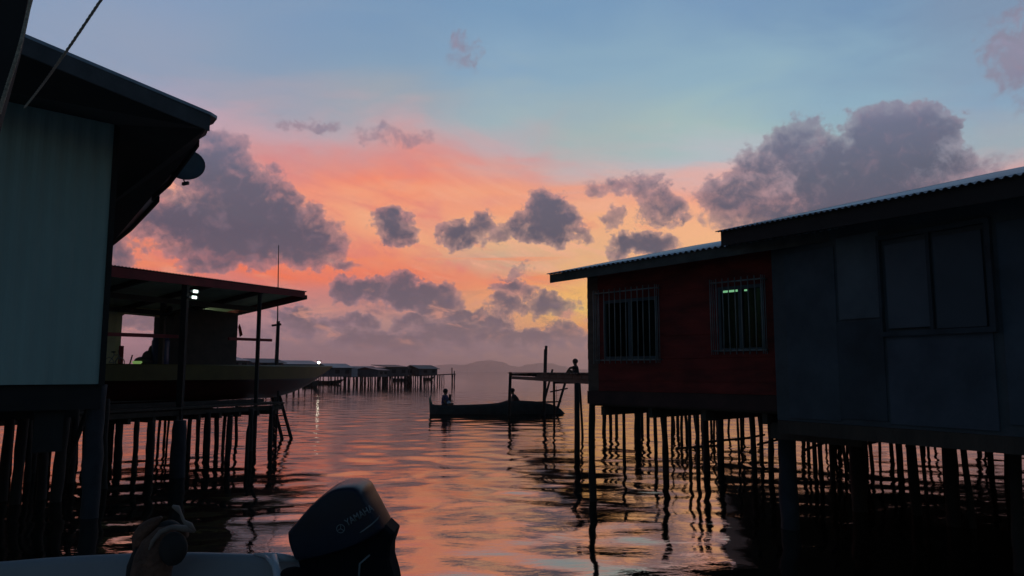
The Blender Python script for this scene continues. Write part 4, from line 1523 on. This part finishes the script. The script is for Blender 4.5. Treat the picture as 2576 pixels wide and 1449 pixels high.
jpost(1284, 936, 1281, 1010, 34.3, 8)
jpost(1374, 870, 1369, 1010, 35.2, 7.5)
jpost(1371.5, 879, 1368, 1010, 35.0, 7)
jpost(1390, 929, 1368, 1012, 35.4, 5.5)
jpost(1451, 963, 1451, 1148, 18.3, 14)
jpost(1458, 963, 1463, 1060, 24, 6)
for x_ in (1548, 1612, 1702, 1764): jpost(x_, 937, x_ + 2, 1040, 27.6, 8)
jpost(1422, 962, 1405, 1018, 35.6, 6.5)
mb = MB()
mb.tube([P(1384, 986, 35.5), P(1428, 977, 35.6)], .035, 6)
mb.tube([P(1376, 1012, 35.5), P(1412, 1010, 35.6)], .03, 6)
mb.tube([P(1399, 971, 35.6), P(1401, 1012, 35.6)], .012, 5)
mb.build('brace', M['stilt'], t, smooth=True)

# ------------------------------------------------------------------ CANOE
cs = W(1412, 1042); cbow = W(1084, 1042)
cs.y = cbow.y = 36.2
cbow.x = P(1083, 1047, 36.2).x; cs.x = P(1418, 1047, 36.2).x
t = thing('canoe', V(((cs.x + cbow.x) / 2, 36.2, 0)), 'long dark wooden canoe with an upturned pointed bow carrying two people', 'canoe')
prof = [(1083, 1014, .06), (1086, 1019, .12), (1100, 1020, .3), (1130, 1021, .44), (1180, 1020, .5), (1230, 1018, .52), (1258, 1015, .52), (1275, 1009, .52), (1300, 1009, .52), (1340, 1011, .5), (1365, 1014, .46), (1385, 1018, .40), (1400, 1023, .30), (1410, 1030, .18), (1419, 1040, .05)]
rings = []
for (x, y, w) in prof:
    c = P(x, y, 36.2)
    rg = []
    for u in (-1, -.96, -.8, -.5, 0, .5, .8, .96, 1):
        au = abs(u)
        rg.append(V((c.x, 36.2 + w * math.copysign(au ** .7, u), -.22 + (c.z + .22) * au ** 2.6)))
    rings.append(rg)
mb = MB(); hull_mesh(mb, rings)
o = mb.build('hull', M['canoe'], t, smooth=True); s_ = o.modifiers.new('s', 'SOLIDIFY'); s_.thickness = .035; s_.offset = 1
mb = MB()
for side in (0, -1):
    mb.tube([r[side] for r in rings], .022, 6)
mb.build('gunwale', M['canoe'], t, smooth=True)
mb = MB(); mb.tube([P(1085, 1030, 36.2), P(1084, 1016, 36.2), P(1081.5, 1004, 36.2), P(1083, 995, 36.2)], [.09, .08, .05, .01], 8)
mb.build('bow_post', M['canoegreen'], t, smooth=True)
mb = MB(); mb.tube([P(1412, 1035, 36.2), P(1421, 1042, 36.2)], [.06, .03], 8); mb.build('stern_tip', M['canoe'], t, smooth=True)
for x in (1120, 1165, 1215, 1305, 1350):
    c = P(x, 1023, 36.2); mb = MB(); mb.obox(V((c.x - .1, 36.2 - .42, c.z - .12)), (.2, 0, 0), (0, .84, 0), (0, 0, .03)); mb.build('thwart', M['wood'], t)
mb = MB(); q = P(1288, 1010, 36.2)
for k in range(3): mb.tube([V((q.x - .6 + k * .1, 36.05 + k * .06, q.z - .05)), V((q.x + 2.0, 36.1 + k * .08, q.z - .04 + .02 * k))], .02, 6)
tag(mb.build('oars', M['stilt']), 'bundle of poles lying along the stern half of the canoe', 'poles')


# ------------------------------------------------------------------ PEOPLE
def skin_obj(name, chains, m, parent, sub=2):
    """chains: list of lists of (pos, radius); first vertex of the first chain is the root; vertices welded by position"""
    vs, es, rs = [], [], []
    key = {}
    for ch in chains:
        prev = None
        for p, r in ch:
            k = tuple(round(c, 4) for c in p)
            if k not in key:
                key[k] = len(vs); vs.append(V(p)); rs.append(r)
            i = key[k]
            if prev is not None and prev != i: es.append((prev, i))
            prev = i
    o0 = ORIG[parent.name]
    me = bpy.data.meshes.new(name)
    me.from_pydata([tuple(v) for v in vs], es, [])
    o = bpy.data.objects.new(name, me)
    COL.objects.link(o)
    md = o.modifiers.new('skin', 'SKIN')
    md.use_smooth_shade = True
    for i, sv in enumerate(me.skin_vertices[0].data):
        sv.radius = (rs[i], rs[i])
        sv.use_root = (i == 0)
    sb = o.modifiers.new('sub', 'SUBSURF'); sb.levels = sub; sb.render_levels = sub
    dg = bpy.context.evaluated_depsgraph_get()
    me2 = bpy.data.meshes.new_from_object(o.evaluated_get(dg))
    bpy.data.objects.remove(o)
    me2.name = name
    me2.materials.clear(); me2.materials.append(m)
    o = bpy.data.objects.new(name, me2)
    o.parent = parent
    COL.objects.link(o)
    ORIG[o.name] = o0
    return o


def hand(chains, wrist, d, side_dir, curl, sc=1.0):
    """palm and five separate fingers leaving the wrist along d"""
    d = d.normalized(); s = side_dir.normalized(); c = curl.normalized()
    palm = wrist + d * .075 * sc
    chains.append([(wrist, .024 * sc), (wrist + d * .04 * sc, .030 * sc), (palm, .030 * sc)])
    for k, (off, ln) in enumerate(((-.032, .062), (-.011, .075), (.011, .07), (.032, .055))):
        b = palm + s * off * sc
        q1 = b + d * ln * .5 * sc + c * .012 * sc
        q2 = b + d * ln * .85 * sc + c * .035 * sc
        chains.append([(palm, .030 * sc), (b + d * .005, .011 * sc), (q1, .0095 * sc), (q2, .008 * sc)])
    tb = wrist + d * .03 * sc
    chains.append([(wrist + d * .04 * sc, .030 * sc), (tb - s * .04 * sc + c * .01, .012 * sc), (tb - s * .055 * sc + d * .035 * sc + c * .02 * sc, .010 * sc)])


def person(base, heading, label, lean, shirt, shorts, armL, armR, legs='fold', cap=False, vest=False, scale=1.0):
    """seated figure; base = seat point in world; heading = direction faced (unit, horizontal)"""
    t = thing('person', base, label, 'person')
    f = heading.normalized(); l = V((-f.y, f.x, 0)); up = V((0, 0, 1))
    S = scale
    R_ = 1.22

    def q(a, b, c): return (f * a + l * b + up * c) * S
    pel = q(0, 0, .10)
    waist = q(lean * .25, 0, .28)
    chest = q(lean * .7, 0, .46)
    neck = q(lean * 1.05, 0, .60)
    head0 = q(lean * 1.2 + .015, 0, .68)
    ch = [[(pel, .125 * S), (waist, .115 * S), (chest, .135 * S), (neck, .058 * S), (head0, .062 * S), (q(lean * 1.25 + .02, 0, .76), .088 * S), (q(lean * 1.25 + .01, 0, .83), .078 * S)]]
    # face: nose, chin, ears
    hc = q(lean * 1.25 + .02, 0, .76)
    ch.append([(hc, .088 * S), (hc + (f * .095 + up * -.005) * S, .014 * S)])
    for sgn, arm in ((1, armL), (-1, armR)):
        sh = q(lean * .95, .17 * sgn, .54)
        el = q(*arm[0]); wr = q(*arm[1])
        ch.append([(chest, .135 * S), (sh, .055 * S), (el, .042 * S), (wr, .028 * S)])
        dd = (wr - el).normalized()
        hd = []
        hand(hd, wr, dd, l * sgn, (f * .3 - up), S)
        ch += hd
    for sgn in (1, -1):
        hip = q(.02, .09 * sgn, .08)
        if legs == 'fold': kn, an, toe = q(.36, .20 * sgn, .22), q(.22, .10 * sgn, -.04), q(.36, .10 * sgn, -.08)
        elif legs == 'hang': kn, an, toe = q(.42, .11 * sgn, .06), q(.44, .11 * sgn, -.36), q(.58, .12 * sgn, -.40)
        else: kn, an, toe = q(.30, .16 * sgn, .42), q(.36, .14 * sgn, .03), q(.50, .15 * sgn, .01)
        ch.append([(pel, .125 * S), (hip, .085 * S), (kn, .058 * S), (an, .036 * S), (toe, .030 * S)])
    ch = [[(p, r * (R_ if r > .03 * S else 1.0)) for p, r in c_] for c_ in ch]
    body = skin_obj('body', ch, M['skin'], t)
    # shirt follows the torso and upper arms
    cs_ = [[(pel + up * .02, .137 * S), (waist, .13 * S), (chest, .150 * S), (q(lean * .98, 0, .565), .075 * S)]]
    for sgn, arm in ((1, armL), (-1, armR)):
        sh = q(lean * .95, .17 * sgn, .54)
        el = q(*arm[0])
        cs_.append([(chest, .150 * S), (sh, .068 * S), (sh.lerp(el, .65), .058 * S)])
    cs_ = [[(p, r * R_) for p, r in c_] for c_ in cs_]
    skin_obj('shirt', cs_, shirt, t)
    cs_ = [[(pel, .140 * S), (pel - up * .02, .135 * S)]]
    for sgn in (1, -1):
        hip = q(.02, .09 * sgn, .08)
        kn = {'fold': q(.36, .20 * sgn, .22), 'hang': q(.42, .11 * sgn, .06)}.get(legs, q(.30, .16 * sgn, .42))
        cs_.append([(pel, .140 * S), (hip, .098 * S), (hip.lerp(kn, .75), .078 * S)])
    cs_ = [[(p, r * R_) for p, r in c_] for c_ in cs_]
    skin_obj('shorts', cs_, shorts, t)
    mb = MB()
    hb = base + hc + (up * .025 - f * .018) * S
    mb.ellipsoid(hb, .118 * S, .112 * S, .112 * S)
    mb.build('hair', M['hair'], t, smooth=True)
    if cap:
        mb = MB(); mb.ellipsoid(hb + up * .02 * S, .125 * S, .12 * S, .105 * S)
        pk = hb + f * .12 * S + up * .02 * S
        mb.obox(pk - l * .06 * S - f * .05 * S, f * .09 * S, l * .12 * S, up * .012 * S)
        mb.build('cap', shirt, t, smooth=True)
    return t


seat1 = P(1118, 1026, 36.2); seat1.z -= .02
person(seat1, V((1, -.25, 0)), 'person in a dark blue top sitting in the canoe bow holding a pale bag', .03, M['clothblue'], M['clothdark'],
       ((.12, .22, .28), (.30, .10, .32)), ((.10, -.22, .26), (.28, -.06, .22)), 'fold', scale=1.05)
bg_ = P(1129, 1014, 36.0)
MB_ = MB(); MB_.ellipsoid(bg_, .10, .09, .09); MB_.tube([bg_ + V((0, 0, .06)), bg_ + V((.01, 0, .12))], [.05, .02], 8)
plain('bag', MB_, M['white'], 'pale bag held in the lap of the person in the canoe bow', 'bag', smooth=True)
mb = MB(); pd = P(1132, 993, 36.1); mb.tube([pd + V((0, 0, -.35)), pd], .018, 6); mb.obox(pd + V((-.06, -.01, -.28)), (.12, 0, 0), (0, .02, 0), (0, 0, .30))
plain('paddle', mb, M['stilt'], 'short dark paddle held upright by the person in the canoe bow', 'paddle')
seat2 = P(1303, 1019, 36.2); seat2.z -= .08
person(seat2, V((-1, -.1, 0)), 'person in a cap leaning forward in the canoe stern', .22, M['clothdark'], M['clothgrey'],
       ((.30, .2, .30), (.44, .12, .12)), ((.30, -.2, .30), (.46, -.10, .12)), 'fold', cap=True, scale=.98)
s3 = P(1449, 942.5, 31.0); s3.z = JZ - .30
person(s3, V((-1, -.15, 0)), 'person sitting behind the jetty beside the red house with one arm stretched over the knee', .02, M['clothdark'], M['clothgrey'],
       ((.30, .16, .50), (.46, .14, .28)), ((.06, -.24, .34), (.24, -.20, .30)), 'up', scale=.98)

# ------------------------------------------------------------------ OWN BOAT (foreground)
YB = 4.5
t = thing('motorboat', V((-1.6, YB, 0)), 'pale grey fibreglass boat along the bottom edge with a rounded gunwale', 'boat')
gun = [(-500, 1436), (-200, 1424), (0, 1412), (150, 1400), (330, 1391), (480, 1388), (600, 1391), (700, 1396), (772, 1408), (830, 1416)]
gp = [P(x, y, YB) for x, y in gun]
# smooth resample
def resample(pts, n):
    out = []
    m_ = len(pts) - 1
    for i in range(n + 1):
        t_ = i / n * m_
        k = min(int(t_), m_ - 1); u = t_ - k
        p0 = pts[max(k - 1, 0)]; p1 = pts[k]; p2 = pts[k + 1]; p3 = pts[min(k + 2, m_)]
        out.append(.5 * ((2 * p1) + (-p0 + p2) * u + (2 * p0 - 5 * p1 + 4 * p2 - p3) * u * u + (-p0 + 3 * p1 - 3 * p2 + p3) * u ** 3))
    return out


gp = resample(gp, 60)
mb = MB()
sec = [(.10, -.95), (.06, -.5), (.035, -.14), (.03, -.03), (.015, -.006), (-.01, .0), (-.035, -.004), (-.048, -.016), (-.055, -.04), (-.075, -.16), (-.11, -.32), (-.2, -.55), (-1.3, -.60)]
vs, fs = [], []
n = len(sec)
for p in gp:
    for (dy, dz) in sec: vs.append(V((p.x, p.y + dy, p.z + dz)))
for i in range(len(gp) - 1):
    for k in range(n - 1): fs.append((i * n + k, i * n + k + 1, (i + 1) * n + k + 1, (i + 1) * n + k))
mb.add(vs, fs)
mb.build('hull', M['fibre'], t, smooth=True)
# transom cap and white moulding
mb = MB()
c1 = P(688, 1402, YB - .12)
mb.tube([P(640, 1394, YB - .02), P(668, 1397, YB - .06), P(690, 1402, YB - .1), P(715, 1403, YB - .1), P(765, 1410, YB - .05)], [.006, .016, .026, .022, .010], 10)
mb.tube([P(688, 1402, YB - .12), P(694, 1425, YB - .2), P(702, 1460, YB - .3), P(708, 1520, YB - .4)], [.024, .022, .026, .03], 10)
mb.tube([P(668, 1399, YB - .1), P(682, 1412, YB - .16), P(694, 1430, YB - .22)], [.008, .014, .016], 8)
mb.build('corner_moulding', M['white'], t, smooth=True)
mb = MB()
c = P(738, 1443, YB - .35); mb.ellipsoid(c, .07, .05, .035); mb.tube([c, c + V((0, 0, -.1))], .02, 8)
mb.build('deck_cleat', M['cowllow'], t, smooth=True)

# outboard motor
YM = 4.42
cowl = [(741, 1325), (752, 1311), (764, 1298), (780, 1279), (797, 1260), (817, 1242), (838, 1225), (854, 1215), (871, 1209), (897, 1207), (914, 1210), (927, 1219), (938, 1239), (950, 1260),
        (962, 1283), (975, 1308), (979, 1320), (960, 1334), (930, 1350), (890, 1368), (850, 1380), (800, 1392), (764, 1396), (752, 1376), (743, 1348)]
cx_ = sum(p[0] for p in cowl) / len(cowl); cy_ = sum(p[1] for p in cowl) / len(cowl)
mt = thing('outboard_motor', P(880, 1449, YM), 'black tilted outboard motor with silver lettering in the foreground', 'outboard motor')


def loft_profile(mb, prof, Yc, layers, cen):
    vs, fs = [], []
    n = len(prof)
    for (dy, s) in layers:
        for (x, y) in prof:
            p = P(cen[0] + (x - cen[0]) * s, cen[1] + (y - cen[1]) * s, Yc)
            vs.append(V((p.x, Yc + dy, p.z)))
    m_ = len(layers)
    for j in range(m_ - 1):
        for i in range(n):
            i2 = (i + 1) % n
            fs.append((j * n + i, j * n + i2, (j + 1) * n + i2, (j + 1) * n + i))
    fs.append(tuple(range(n))); fs.append(tuple((m_ - 1) * n + i for i in reversed(range(n))))
    mb.add(vs, fs)


layers = [(-.205, .84), (-.202, .88), (-.194, .91), (-.176, .94), (-.145, .965), (-.10, .985), (-.04, .995), (.02, 1.0), (.10, .98), (.16, .94), (.20, .86), (.215, .7)]
cf = resample([V((x, y, 0)) for x, y in cowl + [cowl[0]]], 96)[:-1]
cf = [(p.x, p.y) for p in cf]
mb = MB(); loft_profile(mb, cf, YM, layers, (cx_, cy_)); co_ = mb.build('cowl', M['cowl'], mt, smooth=True)
low = [(745, 1352), (752, 1376), (764, 1402), (772, 1440), (778, 1500), (1010, 1500), (999, 1441), (987, 1398), (988, 1368), (995, 1348), (1000, 1331), (978, 1310), (940, 1338), (860, 1372), (790, 1380)]
cl_ = (sum(p[0] for p in low) / len(low), sum(p[1] for p in low) / len(low))
mb = MB(); loft_profile(mb, low, YM + .005, [(-.150, .88), (-.135, .95), (-.10, 1.0), (.10, 1.0), (.15, .95), (.17, .86)], cl_); mb.build('lower_cowl', M['cowllow'], mt, smooth=False, bevel=.006)
# seam moulding and lettering on the near side
def onside(px, py, dy=-.208):
    return P(px, py, YM + dy)


mb = MB()
pa = [onside(893, 1347, -.200), onside(915, 1334, -.204), onside(935, 1319, -.204), onside(948, 1307, -.196), onside(955, 1297, -.183)]
mb.tube(pa, [.002, .004, .0045, .004, .002], 6); mb.build('trim_strip', M['letter'], mt, smooth=True)


def lettering(txt, px0, py0, px1, py1, hpx, name):
    a = onside(px0, py0); b = onside(px1, py1)
    cu = bpy.data.curves.new(name, 'FONT'); cu.body = txt; cu.size = 1.0; cu.extrude = .0; cu.offset = 0.012
    o = bpy.data.objects.new(name, cu); COL.objects.link(o)
    dg = bpy.context.evaluated_depsgraph_get(); dg.update()
    me = bpy.data.meshes.new_from_object(o.evaluated_get(dg)); bpy.data.objects.remove(o)
    co = [v.co.copy() for v in me.vertices]
    w = max(c.x for c in co) - min(c.x for c in co); h = max(c.y for c in co)
    x0 = min(c.x for c in co)
    L = (b - a); H = hpx * YM / F
    u = L.normalized(); up_ = V((-u.z * .2 - u.z * .8, 0, u.x)).normalized()
    for v, c in zip(me.vertices, co):
        p = a + u * ((c.x - x0) / w * L.length) + up_ * (c.y / h * H)
        v.co = p - ORIG[mt.name]
    me.materials.clear(); me.materials.append(M['letter'])
    o = bpy.data.objects.new(name, me); o.parent = mt; COL.objects.link(o)
    md = o.modifiers.new('s', 'SOLIDIFY'); md.thickness = .003; md.offset = 0
    ORIG[o.name] = ORIG[mt.name]
    return o


lettering('YAMAHA', 873, 1324, 942, 1283, 16, 'lettering')
mb = MB(); c = onside(857, 1330, -.2095)
mb.tube([c + V((.022 * math.cos(a), 0, .022 * math.sin(a))) for a in [2 * PI * k / 20 for k in range(21)]], .0022, 5, cap=False)
for a in (PI / 2, PI / 2 + 2 * PI / 3, PI / 2 + 4 * PI / 3): mb.tube([c, c + V((.02 * math.cos(a), 0, .02 * math.sin(a)))], .002, 5)
mb.build('emblem', M['letter'], mt)
mb = MB(); mb.tube([P(930, 1396, YM - .15), P(905, 1418, YM - .155), P(902, 1460, YM - .16)], .006, 6); mb.build('hose', M['letter'], mt, smooth=True)

# brown curled hood of an old motor
YH = 4.25
h = thing('old_motor', P(385, 1449, YH), 'old uncovered brown motor with a torn curved hood at the boat side', 'outboard motor')
mb = MB()
mb.tube([P(378, 1500, YH), P(380, 1440, YH), P(388, 1408, YH), P(400, 1380, YH), P(420, 1357, YH), P(446, 1343, YH), P(470, 1338, YH)], [.10, .105, .105, .10, .085, .055, .03], 16)
mb.build('hood', M['leather'], h, smooth=True)
mb = MB()
mb.tube([P(372, 1395, YH - .08), P(384, 1362, YH - .10), P(404, 1338, YH - .10), P(432, 1326, YH - .09), P(462, 1329, YH - .06), P(489, 1337, YH)], [.006, .011, .014, .013, .019, .008], 10)
mb.tube([P(434, 1273, YH), P(446, 1278, YH), P(455, 1292, YH), P(462, 1310, YH - .02), P(476, 1323, YH - .03), P(490, 1336, YH)], [.008, .017, .008, .008, .022, .008], 10)
mb.build('rim', M['leatherpale'], h, smooth=True)
mb = MB()
mb.tube([P(350, 1385, YH + .02), P(352, 1355, YH + .02), P(368, 1330, YH + .02), P(388, 1314, YH + .02), P(406, 1301, YH + .02)], [.035, .045, .045, .03, .01], 10)
mb.build('side_flap', M['leather'], h, smooth=True)
mb = MB(); mb.ellipsoid(P(424, 1345, YH + .04), .08, .07, .08); mb.ellipsoid(P(436, 1380, YH - .07), .075, .06, .09)
mb.build('powerhead', M['leatherdark'], h, smooth=True)
mb = MB(); mb.tube([P(335, 1500, YH), P(338, 1425, YH), P(348, 1395, YH), P(356, 1380, YH)], [.05, .04, .035, .03], 10); mb.build('bracket', M['leatherdark'], h, smooth=True)

# ropes at the top left and the dark beam
mb = MB()
a = P(-95, -160, 3.4); b = P(-185, 420, 3.4)
pr = [P(112, -160, 3.4), P(70, 0, 3.4), P(47, 110, 3.4), P(0, 285, 3.4), P(-40, 430, 3.4), P(-330, 430, 3.4), P(-260, -160, 3.4)]
mb.prism(pr, V((-.05, .10, 0)))
tag(mb.build('awning_beam', M['soffit'], bevel=.006), 'near black slanting beam cutting off the top left corner', 'beam')


def rope(pts, r0, r1, label):
    n = 140
    pp = resample(pts, n)
    mbx = MB()
    for s in range(3):   # three twisted strands
        q = []
        for i, p in enumerate(pp):
            rr = r0 + (r1 - r0) * i / n
            d_ = (pp[min(i + 1, n)] - pp[max(i - 1, 0)]).normalized()
            a_ = d_.orthogonal().normalized(); b_ = d_.cross(a_)
            an = i * .8 + s * 2 * PI / 3
            q.append(p + (a_ * math.cos(an) + b_ * math.sin(an)) * rr * .5)
        mbx.tube(q, [(r0 + (r1 - r0) * i / n) * .55 for i in range(n + 1)], 6)
    return tag(mbx.build('rope', M['rope'], smooth=True), label, 'rope')


rope([P(90, -60, 3.2), P(66, 50, 3.2), P(46, 130, 3.2), P(22, 205, 3.25), P(-3, 285, 3.3)], .0075, .009, 'thick tan rope hanging along the edge of the slanting black beam')
rope([P(330, -110, 2.6), P(254, 0, 2.8), P(166, 130, 3.2), P(100, 222, 4.2), P(62, 270, 5.4)], .0055, .007, 'thin dark rope stretched diagonally across the sky at the upper left')

# ------------------------------------------------------------------ CAMERA
cam = bpy.data.cameras.new('camera')
co = bpy.data.objects.new('camera', cam)
COL.objects.link(co)
co.location = (0, 0, CAMZ)
co.rotation_euler = (PI / 2 + PITCH, 0, 0)
cam.sensor_width = 36
cam.lens = 36 * F / 2576
cam.clip_start = 0.05
cam.clip_end = 60000
scene.camera = co
scene.render.resolution_x = 1024
scene.render.resolution_y = 576
scene.view_settings.view_transform = 'Standard'
scene.view_settings.look = 'None'
scene.view_settings.exposure = 0
scene.view_settings.gamma = 1
scene.render.engine = 'CYCLES'
scene.cycles.volume_bounces = 2
scene.cycles.max_bounces = 8
scene.cycles.sample_clamp_indirect = 6
